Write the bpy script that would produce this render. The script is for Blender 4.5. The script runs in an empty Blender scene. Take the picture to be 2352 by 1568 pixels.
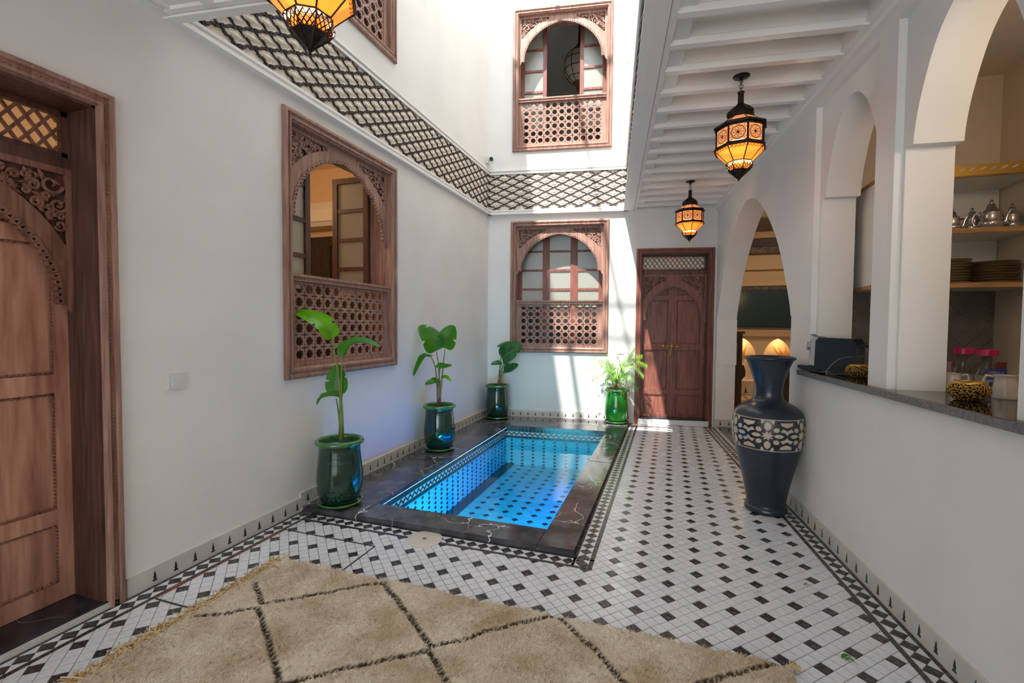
import bpy, bmesh, math, random
from mathutils import Vector, Matrix
from mathutils.geometry import tessellate_polygon
R = math.radians
PI = math.pi
random.seed(7)
SC = bpy.context.scene
COL = SC.collection

# ---------------------------------------------------------------- camera
CAM = Vector((0, 0, 1.3087))
C_R = Vector((0.94711, 0.320822, 0.007401)).normalized()
C_U = Vector((-0.018474, 0.031483, 0.999334)).normalized()
C_F = Vector((-0.320376, 0.946616, -0.035744)).normalized()
FPX = 1069.8
cd = bpy.data.cameras.new('camera'); cam = bpy.data.objects.new('camera', cd); COL.objects.link(cam)
cd.sensor_width = 36; cd.lens = 36 * FPX / 2352; cd.clip_start = 0.02; cd.clip_end = 200
m3 = Matrix((C_R, C_U, -C_F)).transposed()
cam.matrix_world = Matrix.Translation(CAM) @ m3.to_4x4()
SC.camera = cam

# ---------------------------------------------------------------- sky, sun, exposure
wd = bpy.data.worlds.new('sky'); SC.world = wd; wd.use_nodes = True
wn = wd.node_tree.nodes; bg = wn['Background']
bg.inputs[0].default_value = (0.88, 0.94, 1.0, 1); bg.inputs[1].default_value = 3.8
sd = bpy.data.lights.new('sun', 'SUN'); sun = bpy.data.objects.new('sun', sd); COL.objects.link(sun)
SUN_L = Vector((0.150, 0.61, -1.0))
sun.rotation_euler = SUN_L.to_track_quat('-Z', 'Y').to_euler()
sun.location = (-1.5, -3, 12)
sd.energy = 9.5; sd.angle = R(0.9); sd.color = (1.0, 0.95, 0.88)
SC.view_settings.view_transform = 'Standard'; SC.view_settings.look = 'None'
SC.view_settings.gamma = 1.0; SC.view_settings.use_curve_mapping = False
SC.view_settings.exposure = 0.5
SC.cycles.max_bounces = 10; SC.cycles.diffuse_bounces = 6; SC.cycles.glossy_bounces = 4
SC.cycles.transparent_max_bounces = 12; SC.cycles.caustics_reflective = False; SC.cycles.caustics_refractive = False
SC.cycles.sample_clamp_indirect = 6.0

# ---------------------------------------------------------------- pixel helpers (photo is 2352 x 1568)
def ray(x, y): return C_R * ((x - 1176) / FPX) - C_U * ((y - 784) / FPX) + C_F
def onz(x, y, z=0.0):
    d = ray(x, y); return CAM + d * ((z - CAM.z) / d.z)
def onplane(x, y, p, n):
    d = ray(x, y); n = Vector(n); return CAM + d * ((Vector(p) - CAM).dot(n) / d.dot(n))
def near(x, y, ref, off=0.0):
    """point seen at the pixel, at the same distance from the camera plane as ref (+ off metres)"""
    return CAM + ray(x, y) * ((Vector(ref) - CAM).dot(C_F) + off)
def project(p):
    q = Vector(p) - CAM; z = q.dot(C_F)
    if z < 0.05: return None
    return 1176 + FPX * q.dot(C_R) / z, 784 - FPX * q.dot(C_U) / z, z

# ---------------------------------------------------------------- materials
MATS = {}
def lin(c):
    return tuple(((v / 255) / 12.92 if v / 255 <= 0.04045 else ((v / 255 + 0.055) / 1.055) ** 2.4) for v in c)
def mat(name, rgb, rough=0.6, metal=0.0, rgb2=None, nscale=8.0, bump=0.0, bscale=40.0, stretch=(1, 1, 1), coat=0.0, spec=0.5, emit=None, estr=0.0, detail=4.0, ramp=(0.35, 0.65), rrange=None):
    m = bpy.data.materials.new(name); m.use_nodes = True; MATS[name] = m
    nt = m.node_tree; N = nt.nodes; L = nt.links; b = N['Principled BSDF']
    c = lin(rgb) + (1,)
    b.inputs['Base Color'].default_value = c; b.inputs['Roughness'].default_value = rough
    b.inputs['Metallic'].default_value = metal; b.inputs['Specular IOR Level'].default_value = spec
    b.inputs['Coat Weight'].default_value = coat; b.inputs['Coat Roughness'].default_value = 0.05
    if emit: b.inputs['Emission Color'].default_value = lin(emit) + (1,); b.inputs['Emission Strength'].default_value = estr
    tc = N.new('ShaderNodeTexCoord'); mp = N.new('ShaderNodeMapping'); mp.inputs['Scale'].default_value = stretch
    L.new(tc.outputs['Object'], mp.inputs['Vector'])
    if rgb2 is not None or rrange:
        nz = N.new('ShaderNodeTexNoise'); nz.inputs['Scale'].default_value = nscale; nz.inputs['Detail'].default_value = detail
        L.new(mp.outputs[0], nz.inputs['Vector'])
        rp = N.new('ShaderNodeValToRGB'); rp.color_ramp.elements[0].position = ramp[0]; rp.color_ramp.elements[1].position = ramp[1]
        rp.color_ramp.elements[0].color = c; rp.color_ramp.elements[1].color = lin(rgb2 or rgb) + (1,)
        L.new(nz.outputs['Fac'], rp.inputs[0]); L.new(rp.outputs[0], b.inputs['Base Color'])
        if rrange:
            mr = N.new('ShaderNodeMapRange'); mr.inputs['From Min'].default_value = 0.3; mr.inputs['From Max'].default_value = 0.7
            mr.inputs['To Min'].default_value = rrange[0]; mr.inputs['To Max'].default_value = rrange[1]
            L.new(nz.outputs['Fac'], mr.inputs['Value']); L.new(mr.outputs[0], b.inputs['Roughness'])
    if bump:
        n2 = N.new('ShaderNodeTexNoise'); n2.inputs['Scale'].default_value = bscale; n2.inputs['Detail'].default_value = 3
        L.new(mp.outputs[0], n2.inputs['Vector'])
        bp = N.new('ShaderNodeBump'); bp.inputs['Strength'].default_value = bump; bp.inputs['Distance'].default_value = 0.01
        L.new(n2.outputs['Fac'], bp.inputs['Height']); L.new(bp.outputs[0], b.inputs['Normal'])
    return m
def wood(name, dark, light, rough=0.45, axis='z', scale=1.0):
    """long-grained wood: stretched noise and rings along one axis"""
    m = bpy.data.materials.new(name); m.use_nodes = True; MATS[name] = m
    nt = m.node_tree; N = nt.nodes; L = nt.links; b = N['Principled BSDF']
    tc = N.new('ShaderNodeTexCoord'); mp = N.new('ShaderNodeMapping')
    st = {'z': (9, 9, .8), 'x': (.8, 9, 9), 'y': (9, .8, 9)}[axis]
    mp.inputs['Scale'].default_value = tuple(v * scale for v in st); L.new(tc.outputs['Object'], mp.inputs['Vector'])
    n1 = N.new('ShaderNodeTexNoise'); n1.inputs['Scale'].default_value = 1.0; n1.inputs['Detail'].default_value = 2; n1.inputs['Distortion'].default_value = 0.6
    L.new(mp.outputs[0], n1.inputs['Vector'])
    mu = N.new('ShaderNodeMath'); mu.operation = 'MULTIPLY'; mu.inputs[1].default_value = 34; L.new(n1.outputs['Fac'], mu.inputs[0])
    sn = N.new('ShaderNodeMath'); sn.operation = 'SINE'; L.new(mu.outputs[0], sn.inputs[0])
    n2 = N.new('ShaderNodeTexNoise'); n2.inputs['Scale'].default_value = 6.0; n2.inputs['Detail'].default_value = 5; L.new(mp.outputs[0], n2.inputs['Vector'])
    ad = N.new('ShaderNodeMath'); ad.operation = 'MULTIPLY_ADD'; ad.inputs[1].default_value = 0.10; L.new(sn.outputs[0], ad.inputs[0]); L.new(n2.outputs['Fac'], ad.inputs[2])
    rp = N.new('ShaderNodeValToRGB'); rp.color_ramp.elements[0].position = 0.22; rp.color_ramp.elements[1].position = 0.78
    rp.color_ramp.elements[0].color = lin(dark) + (1,); rp.color_ramp.elements[1].color = lin(light) + (1,)
    L.new(ad.outputs[0], rp.inputs[0]); L.new(rp.outputs[0], b.inputs['Base Color'])
    b.inputs['Roughness'].default_value = rough
    bp = N.new('ShaderNodeBump'); bp.inputs['Strength'].default_value = 0.25; bp.inputs['Distance'].default_value = 0.004
    L.new(ad.outputs[0], bp.inputs['Height']); L.new(bp.outputs[0], b.inputs['Normal'])
    return m
def marble(name, base, base2, vein, rough=0.12, scale=2.2):
    m = bpy.data.materials.new(name); m.use_nodes = True; MATS[name] = m
    nt = m.node_tree; N = nt.nodes; L = nt.links; b = N['Principled BSDF']
    tc = N.new('ShaderNodeTexCoord')
    n0 = N.new('ShaderNodeTexNoise'); n0.inputs['Scale'].default_value = 3.0; n0.inputs['Detail'].default_value = 5; L.new(tc.outputs['Object'], n0.inputs['Vector'])
    mx = N.new('ShaderNodeMix'); mx.data_type = 'RGBA'; mx.inputs[0].default_value = 0.28
    L.new(tc.outputs['Object'], mx.inputs[6]); L.new(n0.outputs['Color'], mx.inputs[7])
    vo = N.new('ShaderNodeTexVoronoi'); vo.feature = 'DISTANCE_TO_EDGE'; vo.inputs['Scale'].default_value = scale; L.new(mx.outputs[2], vo.inputs['Vector'])
    n3 = N.new('ShaderNodeTexNoise'); n3.inputs['Scale'].default_value = 2.6; n3.inputs['Detail'].default_value = 2; L.new(tc.outputs['Object'], n3.inputs['Vector'])
    mr = N.new('ShaderNodeMapRange'); mr.inputs['From Min'].default_value = 0.45; mr.inputs['From Max'].default_value = 0.75; mr.inputs['To Min'].default_value = 0.0; mr.inputs['To Max'].default_value = 0.009
    L.new(n3.outputs['Fac'], mr.inputs['Value'])
    lt = N.new('ShaderNodeMath'); lt.operation = 'LESS_THAN'; L.new(vo.outputs['Distance'], lt.inputs[0]); L.new(mr.outputs[0], lt.inputs[1])
    n4 = N.new('ShaderNodeTexNoise'); n4.inputs['Scale'].default_value = 9; n4.inputs['Detail'].default_value = 6; L.new(tc.outputs['Object'], n4.inputs['Vector'])
    rp = N.new('ShaderNodeValToRGB'); rp.color_ramp.elements[0].position = 0.35; rp.color_ramp.elements[1].position = 0.7
    rp.color_ramp.elements[0].color = lin(base) + (1,); rp.color_ramp.elements[1].color = lin(base2) + (1,); L.new(n4.outputs['Fac'], rp.inputs[0])
    m2 = N.new('ShaderNodeMix'); m2.data_type = 'RGBA'; L.new(lt.outputs[0], m2.inputs[0]); L.new(rp.outputs[0], m2.inputs[6]); m2.inputs[7].default_value = lin(vein) + (1,)
    L.new(m2.outputs[2], b.inputs['Base Color']); b.inputs['Roughness'].default_value = rough
    return m
def glassy(name, tint, rough=0.03, mixg=0.10, ior=1.45):
    """clear sheet: transparent with a fresnel reflection"""
    m = bpy.data.materials.new(name); m.use_nodes = True; MATS[name] = m
    nt = m.node_tree; N = nt.nodes; L = nt.links
    for n in list(N): N.remove(n)
    o = N.new('ShaderNodeOutputMaterial'); t = N.new('ShaderNodeBsdfTransparent'); t.inputs[0].default_value = lin(tint) + (1,)
    g = N.new('ShaderNodeBsdfGlossy'); g.inputs['Roughness'].default_value = rough
    if name == 'water':
        fr = N.new('ShaderNodeFresnel'); fr.inputs[0].default_value = ior; fo = fr.outputs[0]
    else:
        fr = N.new('ShaderNodeLayerWeight'); p_ = N.new('ShaderNodeMath'); p_.operation = 'POWER'; p_.inputs[1].default_value = 4.0; L.new(fr.outputs['Facing'], p_.inputs[0])
        q_ = N.new('ShaderNodeMath'); q_.operation = 'MULTIPLY_ADD'; q_.inputs[1].default_value = 0.55; q_.inputs[2].default_value = 0.035; L.new(p_.outputs[0], q_.inputs[0]); fo = q_.outputs[0]
    mx = N.new('ShaderNodeMixShader'); L.new(fo, mx.inputs[0]); L.new(t.outputs[0], mx.inputs[1]); L.new(g.outputs[0], mx.inputs[2]); L.new(mx.outputs[0], o.inputs[0])
    return m
def frosted(name, rgb, trans=0.6):
    m = bpy.data.materials.new(name); m.use_nodes = True; MATS[name] = m
    nt = m.node_tree; N = nt.nodes; L = nt.links
    for n in list(N): N.remove(n)
    o = N.new('ShaderNodeOutputMaterial'); d = N.new('ShaderNodeBsdfDiffuse'); t = N.new('ShaderNodeBsdfTranslucent'); g = N.new('ShaderNodeBsdfGlossy')
    d.inputs[0].default_value = lin(rgb) + (1,); t.inputs[0].default_value = lin(rgb) + (1,); g.inputs['Roughness'].default_value = 0.18
    tc = N.new('ShaderNodeTexCoord'); ck = N.new('ShaderNodeTexVoronoi'); ck.distance = 'CHEBYCHEV'; ck.inputs['Scale'].default_value = 85; ck.inputs['Randomness'].default_value = 0.0
    L.new(tc.outputs['Object'], ck.inputs['Vector']); bp = N.new('ShaderNodeBump'); bp.inputs['Strength'].default_value = 0.5; bp.inputs['Distance'].default_value = 0.003
    L.new(ck.outputs['Distance'], bp.inputs['Height'])
    for s in (d, t, g): L.new(bp.outputs[0], s.inputs['Normal'])
    m1 = N.new('ShaderNodeMixShader'); m1.inputs[0].default_value = trans; L.new(d.outputs[0], m1.inputs[1]); L.new(t.outputs[0], m1.inputs[2])
    m2 = N.new('ShaderNodeMixShader'); m2.inputs[0].default_value = 0.12; L.new(m1.outputs[0], m2.inputs[1]); L.new(g.outputs[0], m2.inputs[2]); L.new(m2.outputs[0], o.inputs[0])
    return m
def leafmat(name, c1, c2):
    m = bpy.data.materials.new(name); m.use_nodes = True; MATS[name] = m
    nt = m.node_tree; N = nt.nodes; L = nt.links; b = N['Principled BSDF']; o = N['Material Output']
    tc = N.new('ShaderNodeTexCoord'); nz = N.new('ShaderNodeTexNoise'); nz.inputs['Scale'].default_value = 9; L.new(tc.outputs['Object'], nz.inputs['Vector'])
    rp = N.new('ShaderNodeValToRGB'); rp.color_ramp.elements[0].color = lin(c1) + (1,); rp.color_ramp.elements[1].color = lin(c2) + (1,)
    rp.color_ramp.elements[0].position = 0.3; rp.color_ramp.elements[1].position = 0.7
    L.new(nz.outputs['Fac'], rp.inputs[0]); L.new(rp.outputs[0], b.inputs['Base Color']); b.inputs['Roughness'].default_value = 0.38
    t = N.new('ShaderNodeBsdfTranslucent'); L.new(rp.outputs[0], t.inputs[0])
    mx = N.new('ShaderNodeMixShader'); mx.inputs[0].default_value = 0.4; L.new(b.outputs[0], mx.inputs[1]); L.new(t.outputs[0], mx.inputs[2]); L.new(mx.outputs[0], o.inputs[0])
    return m

mat('plaster', (228, 227, 224), 0.75, rgb2=(220, 219, 216), nscale=1.6, bump=0.12, bscale=14)
mat('ceiling_white', (232, 230, 226), 0.6)
mat('cornice_white', (234, 233, 230), 0.55)
mat('stucco', (240, 232, 220), 0.85, rgb2=(222, 212, 196), nscale=22, bump=0.9, bscale=60)
mat('stucco_line', (60, 52, 50), 0.8)
mat('board_white', (205, 203, 196), 0.4, rgb2=(192, 190, 182), nscale=7)
mat('inlay_black', (38, 38, 42), 0.35)
mat('grout', (128, 110, 96), 0.9)
mat('tile_white', (222, 224, 228), 0.16, rgb2=(200, 203, 210), nscale=11, bump=0.10, bscale=22, ramp=(0.3, 0.75), rrange=(0.12, 0.34))
mat('tile_black', (46, 44, 46), 0.2, rgb2=(66, 62, 62), nscale=40, bump=0.2, bscale=30, rrange=(0.12, 0.35))
wood('wood_dark', (60, 38, 32), (104, 70, 60), 0.45)
wood('wood_mid', (100, 66, 54), (156, 110, 92), 0.5)
wood('wood_frame', (120, 86, 74), (172, 134, 118), 0.5)
wood('wood_panel', (146, 92, 72), (214, 160, 134), 0.45, scale=0.7)
wood('wood_red', (98, 55, 46), (144, 90, 78), 0.4)
wood('wood_pale', (150, 106, 58), (196, 152, 96), 0.5, axis='x')
wood('wood_brown_dark', (30, 22, 20), (58, 44, 38), 0.5)
marble('marble_black', (54, 53, 57), (94, 93, 98), (225, 222, 220), 0.10, 3.2)
marble('marble_blue', (22, 26, 34), (62, 68, 82), (200, 200, 205), 0.25, 3.0)
mat('granite', (22, 22, 24), 0.06, rgb2=(34, 33, 34), nscale=120)
mat('granite_edge', (92, 90, 92), 0.5, rgb2=(120, 118, 118), nscale=90)
mat('glaze_green', (9, 40, 34), 0.09, rgb2=(16, 66, 42), nscale=6, bump=0.05, bscale=20, stretch=(1, 1, 5), coat=0.6, ramp=(0.4, 0.7))
mat('glaze_bright', (24, 120, 34), 0.08, rgb2=(44, 150, 40), nscale=4, coat=0.6)
mat('glaze_rim', (40, 92, 48), 0.12, rgb2=(66, 120, 60), nscale=14, coat=0.5)
mat('soil', (58, 38, 26), 0.95, rgb2=(96, 68, 44), nscale=60, bump=1.0, bscale=90)
leafmat('leaf_bright', (92, 168, 14), (120, 198, 18))
leafmat('leaf_mid', (44, 120, 22), (74, 146, 26))
leafmat('leaf_dark', (34, 92, 48), (58, 118, 62))
leafmat('leaf_palm', (96, 150, 52), (140, 184, 74))
mat('stem_green', (96, 128, 52), 0.5, rgb2=(128, 132, 70), nscale=6)
mat('stem_brown', (124, 98, 70), 0.7, rgb2=(150, 120, 88), nscale=20)
mat('vase_blue', (26, 36, 48), 0.30, rgb2=(36, 46, 60), nscale=5, coat=0.15)
mat('vase_cream', (198, 182, 160), 0.65, rgb2=(186, 168, 146), nscale=20)
mat('lantern_metal', (58, 48, 42), 0.45, 0.75, rgb2=(34, 28, 26), nscale=30)
mat('brass', (204, 168, 92), 0.28, 1.0)
mat('gold_pierced', (196, 160, 84), 0.3, 1.0)
mat('gold_dark', (26, 20, 10), 0.8)
mat('rug_fringe', (188, 158, 108), 0.95, rgb2=(216, 192, 148), nscale=30)
mat('switch_white', (214, 214, 212), 0.35)
mat('plastic_black', (14, 24, 32), 0.3)
mat('plastic_navy', (12, 30, 42), 0.28)
mat('chrome', (190, 190, 192), 0.12, 1.0)
mat('silver', (205, 203, 206), 0.08, 1.0)
mat('felt_red', (166, 12, 30), 0.8)
mat('porcelain', (206, 198, 188), 0.25)
mat('plate_edge', (176, 160, 128), 0.3)
mat('plate_rim', (40, 34, 28), 0.35)
mat('pink_lid', (176, 16, 78), 0.35)
mat('tin_blue', (22, 48, 150), 0.35)
mat('tin_white', (212, 212, 218), 0.4)
mat('lid_brown', (92, 40, 28), 0.4)
mat('splash_tile', (118, 114, 110), 0.28, rgb2=(104, 100, 96), nscale=6)
mat('splash_grout', (168, 162, 156), 0.8)
mat('kitchen_wall', (214, 200, 182), 0.7)
mat('melamine', (226, 224, 218), 0.4)
mat('rust', (108, 58, 40), 0.85, rgb2=(140, 92, 70), nscale=60)
mat('iron_dark', (62, 54, 48), 0.7)
mat('cover_plastic', (202, 196, 184), 0.5)
mat('salon_wall', (222, 202, 172), 0.7)
mat('salon_moulding', (196, 172, 144), 0.6)
mat('salon_ceiling', (120, 112, 108), 0.8, rgb2=(70, 66, 66), nscale=24)
mat('tv_screen', (20, 56, 74), 0.3)
mat('pampas', (226, 176, 104), 0.95)
mat('pool_green', (22, 60, 62), 0.14, rgb2=(34, 84, 84), nscale=14)
mat('pool_pale', (214, 220, 212), 0.25)
mat('pool_grout', (120, 150, 150), 0.8)
mat('pool_tile', (196, 226, 232), 0.25, rgb2=(176, 212, 222), nscale=12)
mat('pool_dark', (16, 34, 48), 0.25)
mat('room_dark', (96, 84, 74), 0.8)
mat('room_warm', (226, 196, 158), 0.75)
mat('concrete_roof', (190, 188, 184), 0.8)
mat('steel_grey', (120, 122, 124), 0.5, 0.4)
mat('ac_white', (220, 210, 196), 0.4)
mat('ac_grey', (70, 68, 70), 0.5)
mat('carafe_pink', (176, 120, 150), 0.3)
def amber(name, rgb, glow, strength, clear):
    m = bpy.data.materials.new(name); m.use_nodes = True; MATS[name] = m
    nt = m.node_tree; N = nt.nodes; L = nt.links; b = N['Principled BSDF']; o = N['Material Output']
    b.inputs['Base Color'].default_value = lin(rgb) + (1,); b.inputs['Roughness'].default_value = .3
    b.inputs['Emission Color'].default_value = lin(glow) + (1,); b.inputs['Emission Strength'].default_value = strength
    t = N.new('ShaderNodeBsdfTransparent'); t.inputs[0].default_value = lin(rgb) + (1,)
    mx = N.new('ShaderNodeMixShader'); mx.inputs[0].default_value = clear; L.new(b.outputs[0], mx.inputs[1]); L.new(t.outputs[0], mx.inputs[2]); L.new(mx.outputs[0], o.inputs[0])
amber('amber_lit', (250, 190, 100), (255, 150, 44), .62, .3)
amber('amber_dim', (240, 206, 160), (255, 200, 130), .16, .22)
glassy('clear_glass', (246, 248, 248), 0.02)
glassy('water', (124, 214, 238), 0.015, ior=1.33)
frosted('frosted_glass', (196, 198, 188), 0.55)
M = MATS

# ---------------------------------------------------------------- mesh builder
class MB:
    def __init__(s): s.v = []; s.f = []; s.m = []
    def add(s, vs, fs, m=0):
        o = len(s.v); s.v += [tuple(v) for v in vs]; s.f += [tuple(i + o for i in f) for f in fs]; s.m += [m] * len(fs); return s
    def box(s, x0, y0, z0, x1, y1, z1, m=0):
        return s.add([(x0, y0, z0), (x1, y0, z0), (x1, y1, z0), (x0, y1, z0), (x0, y0, z1), (x1, y0, z1), (x1, y1, z1), (x0, y1, z1)],
                     [(0, 3, 2, 1), (4, 5, 6, 7), (0, 1, 5, 4), (1, 2, 6, 5), (2, 3, 7, 6), (3, 0, 4, 7)], m)
    def bar(s, p0, p1, w, h, up=(0, 0, 1), m=0):
        p0 = Vector(p0); p1 = Vector(p1); t = (p1 - p0).normalized(); a = t.cross(Vector(up)).normalized(); b = a.cross(t)
        a *= w / 2; b *= h / 2; q = []
        for p in (p0, p1): q += [p - a - b, p + a - b, p + a + b, p - a + b]
        return s.add(q, [(0, 3, 2, 1), (4, 5, 6, 7), (0, 1, 5, 4), (1, 2, 6, 5), (2, 3, 7, 6), (3, 0, 4, 7)], m)
    def tube(s, pts, r, n=8, closed=False, cap=True, m=0):
        pts = [Vector(p) for p in pts]; k = len(pts); rs = r if isinstance(r, (list, tuple)) else [r] * k
        o = len(s.v); prev = None; vs = []; fs = []
        for i, p in enumerate(pts):
            if closed: t = pts[(i + 1) % k] - pts[i - 1]
            else: t = pts[min(i + 1, k - 1)] - pts[max(i - 1, 0)]
            t.normalize()
            if prev is None: a = t.orthogonal().normalized()
            else:
                a = prev - t * prev.dot(t)
                a = a.normalized() if a.length > 1e-6 else t.orthogonal().normalized()
            prev = a; b = t.cross(a)
            for j in range(n):
                an = 2 * PI * j / n; vs.append(p + (a * math.cos(an) + b * math.sin(an)) * rs[i])
        for i in range(k if closed else k - 1):
            i2 = (i + 1) % k
            for j in range(n):
                j2 = (j + 1) % n; fs.append((i * n + j, i * n + j2, i2 * n + j2, i2 * n + j))
        if cap and not closed: fs.append(tuple(range(n - 1, -1, -1))); fs.append(tuple((k - 1) * n + j for j in range(n)))
        return s.add(vs, fs, m)
    def lathe(s, prof, n=32, c=(0, 0, 0), m=0, cap=True, a0=0.0):
        vs = []; fs = []; k = len(prof)
        for r, z in prof:
            for j in range(n):
                an = a0 + 2 * PI * j / n; vs.append((c[0] + r * math.cos(an), c[1] + r * math.sin(an), c[2] + z))
        for i in range(k - 1):
            for j in range(n):
                j2 = (j + 1) % n; fs.append((i * n + j, i * n + j2, (i + 1) * n + j2, (i + 1) * n + j))
        if cap: fs.append(tuple(range(n - 1, -1, -1))); fs.append(tuple((k - 1) * n + j for j in range(n)))
        return s.add(vs, fs, m)
    def ball(s, c, r, nu=10, nv=6, m=0):
        rx, ry, rz = r if isinstance(r, (tuple, list)) else (r, r, r); vs = [(c[0], c[1], c[2] - rz)]; fs = []
        for i in range(1, nv):
            ph = -PI / 2 + PI * i / nv
            for j in range(nu):
                an = 2 * PI * j / nu; vs.append((c[0] + rx * math.cos(ph) * math.cos(an), c[1] + ry * math.cos(ph) * math.sin(an), c[2] + rz * math.sin(ph)))
        vs.append((c[0], c[1], c[2] + rz)); T = len(vs) - 1
        for j in range(nu):
            j2 = (j + 1) % nu; fs.append((0, 1 + j2, 1 + j)); fs.append((T, T - nu + j, T - nu + j2))
            for i in range(nv - 2): a = 1 + i * nu; fs.append((a + j, a + j2, a + nu + j2, a + nu + j))
        return s.add(vs, fs, m)
    def plate(s, outer, holes, fn, w0, w1, m=0):
        """flat panel with holes; fn(u, v, w) gives the point"""
        loops = [outer] + list(holes); flat = [p for l in loops for p in l]
        tris = tessellate_polygon([[Vector((p[0], p[1], 0)) for p in l] for l in loops]); n = len(flat)
        vs = [fn(p[0], p[1], w0) for p in flat] + [fn(p[0], p[1], w1) for p in flat]
        fs = [tuple(t) for t in tris] + [tuple(i + n for i in reversed(t)) for t in tris]; o = 0
        for l in loops:
            k = len(l)
            for i in range(k): j = (i + 1) % k; fs.append((o + i, o + j, n + o + j, n + o + i))
            o += k
        return s.add(vs, fs, m)
    def prism(s, poly, z0, z1, m=0):
        k = len(poly); vs = [(p[0], p[1], z0) for p in poly] + [(p[0], p[1], z1) for p in poly]
        fs = [tuple(range(k - 1, -1, -1)), tuple(range(k, 2 * k))] + [(i, (i + 1) % k, k + (i + 1) % k, k + i) for i in range(k)]
        return s.add(vs, fs, m)
    def mesh(s, name, mats, smooth=False, fix=True):
        me = bpy.data.meshes.new(name); me.from_pydata(s.v, [], s.f)
        for q in (mats if isinstance(mats, (list, tuple)) else [mats]): me.materials.append(M[q] if isinstance(q, str) else q)
        me.polygons.foreach_set('material_index', s.m)
        if fix and len(s.v) < 120000:
            bm = bmesh.new(); bm.from_mesh(me); bmesh.ops.recalc_face_normals(bm, faces=bm.faces); bm.to_mesh(me); bm.free()
        if smooth:
            me.polygons.foreach_set('use_smooth', [True] * len(me.polygons))
            if isinstance(smooth, (int, float)) and not isinstance(smooth, bool): me.set_sharp_from_angle(angle=R(smooth))
        me.update(); return me
    def build(s, name, mats, parent=None, smooth=False, fix=True): return link(name, s.mesh(name, mats, smooth, fix), parent)
def link(name, me, parent=None, loc=None, rot=None, scale=None):
    o = bpy.data.objects.new(name, me); COL.objects.link(o)
    if parent: o.parent = parent
    if loc is not None: o.location = loc
    if rot is not None: o.rotation_euler = rot
    if scale is not None: o.scale = scale
    return o
def tag(o, label=None, cat=None, group=None, kind=None):
    if label: o['label'] = label
    if cat: o['category'] = cat
    if group: o['group'] = group
    if kind: o['kind'] = kind
    return o
def empty(name, loc=(0, 0, 0), rz=0.0, label=None, cat=None, group=None, kind=None):
    o = bpy.data.objects.new(name, None); COL.objects.link(o); o.location = loc; o.rotation_euler = (0, 0, rz); o.empty_display_size = 0.1
    return tag(o, label, cat, group, kind)
def copy_tree(o, parent=None):
    c = o.copy(); COL.objects.link(c); c.parent = parent
    for ch in list(o.children): copy_tree(ch, c)
    return c
def spline(pts, n):
    """Catmull-Rom through 2D/3D points"""
    P = [Vector(p) for p in pts]; out = []
    for i in range(len(P) - 1):
        a = P[max(i - 1, 0)]; b = P[i]; c = P[i + 1]; d = P[min(i + 2, len(P) - 1)]
        for k in range(n):
            t = k / n; out.append(0.5 * ((2 * b) + (c - a) * t + (2 * a - 5 * b + 4 * c - d) * t * t + (3 * b - a - 3 * c + d) * t ** 3))
    out.append(P[-1]); return out
def clip(poly, p, n):
    """keep the part of a 2D polygon where (q - p).n <= 0"""
    out = []; k = len(poly)
    for i in range(k):
        a = poly[i]; b = poly[(i + 1) % k]
        da = (a[0] - p[0]) * n[0] + (a[1] - p[1]) * n[1]; db = (b[0] - p[0]) * n[0] + (b[1] - p[1]) * n[1]
        if da <= 0: out.append(a)
        if da * db < 0: t = da / (da - db); out.append((a[0] + (b[0] - a[0]) * t, a[1] + (b[1] - a[1]) * t))
    return out
def area(poly): return 0.5 * sum(poly[i][0] * poly[(i + 1) % len(poly)][1] - poly[(i + 1) % len(poly)][0] * poly[i][1] for i in range(len(poly)))

# ================================================================ THE SHELL
A_B = R(9.18); A_R = R(-83.75); A_G = R(-83.406); A_L = R(90)
O_L = Vector((-2.42, 0, 0)); O_B = Vector((-2.42, 6.0868, 0)); O_R = Vector((1.280, 0, 0)); O_G = Vector((0.179, 0, 0))
def xr(y): return -y / 0.99406          # local X on the right wall for a world y
def xg(y): return -y / 0.99339          # local X on the gallery face
def bw_y(x): return 6.0868 + (x + 2.42) * math.tan(A_B)
def rw_x(y): return 1.280 - 0.1095 * y
def gw_x(y): return 0.179 - 0.1156 * y
def nw_y(x): return 1.739 + (x + 2.42) * 0.134
YZ = lambda u, v, w: (u, w, v)
def shell(name, loc=(0, 0, 0), rz=0.0, mb=None, mats='plaster'):
    o = mb.build(name, mats); o.location = loc; o.rotation_euler = (0, 0, rz); o['kind'] = 'structure'; return o
def rect(x0, z0, x1, z1): return [(x0, z0), (x1, z0), (x1, z1), (x0, z1)]
ROOF = 9.9
ROOF_L = 7.2
YR = -4.6
BARZ = 6.9
WINW, WINH, WINHU = 1.33, 1.80, 1.90
# left wall: door notch, two windows
DL0, DL1 = 0.475, 1.455
mb = MB().plate([(YR, 0), (DL0 + .05, 0), (DL0 + .05, 2.27), (DL1 - .05, 2.27), (DL1 - .05, 0), (6.12, 0), (6.12, ROOF_L), (YR, ROOF_L)],
                [rect(2.475, .985, 3.72, 2.68), rect(2.475, 3.725, 3.72, 5.52)], YZ, 0, .30)
wall_left = shell('wall_left', O_L, A_L, mb)
# back wall
DB0, DB1 = 2.012, 2.992
mb = MB().plate([(-.35, 0), (DB0 + .05, 0), (DB0 + .05, 2.27), (DB1 - .05, 2.27), (DB1 - .05, 0), (3.215, 0), (3.215, ROOF), (-.35, ROOF)],
                [rect(.375, .985, 1.60, 2.68), rect(.375, 3.725, 1.60, 5.52)], YZ, 0, .30)
wall_back = shell('wall_back', O_B, A_B, mb)
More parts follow.
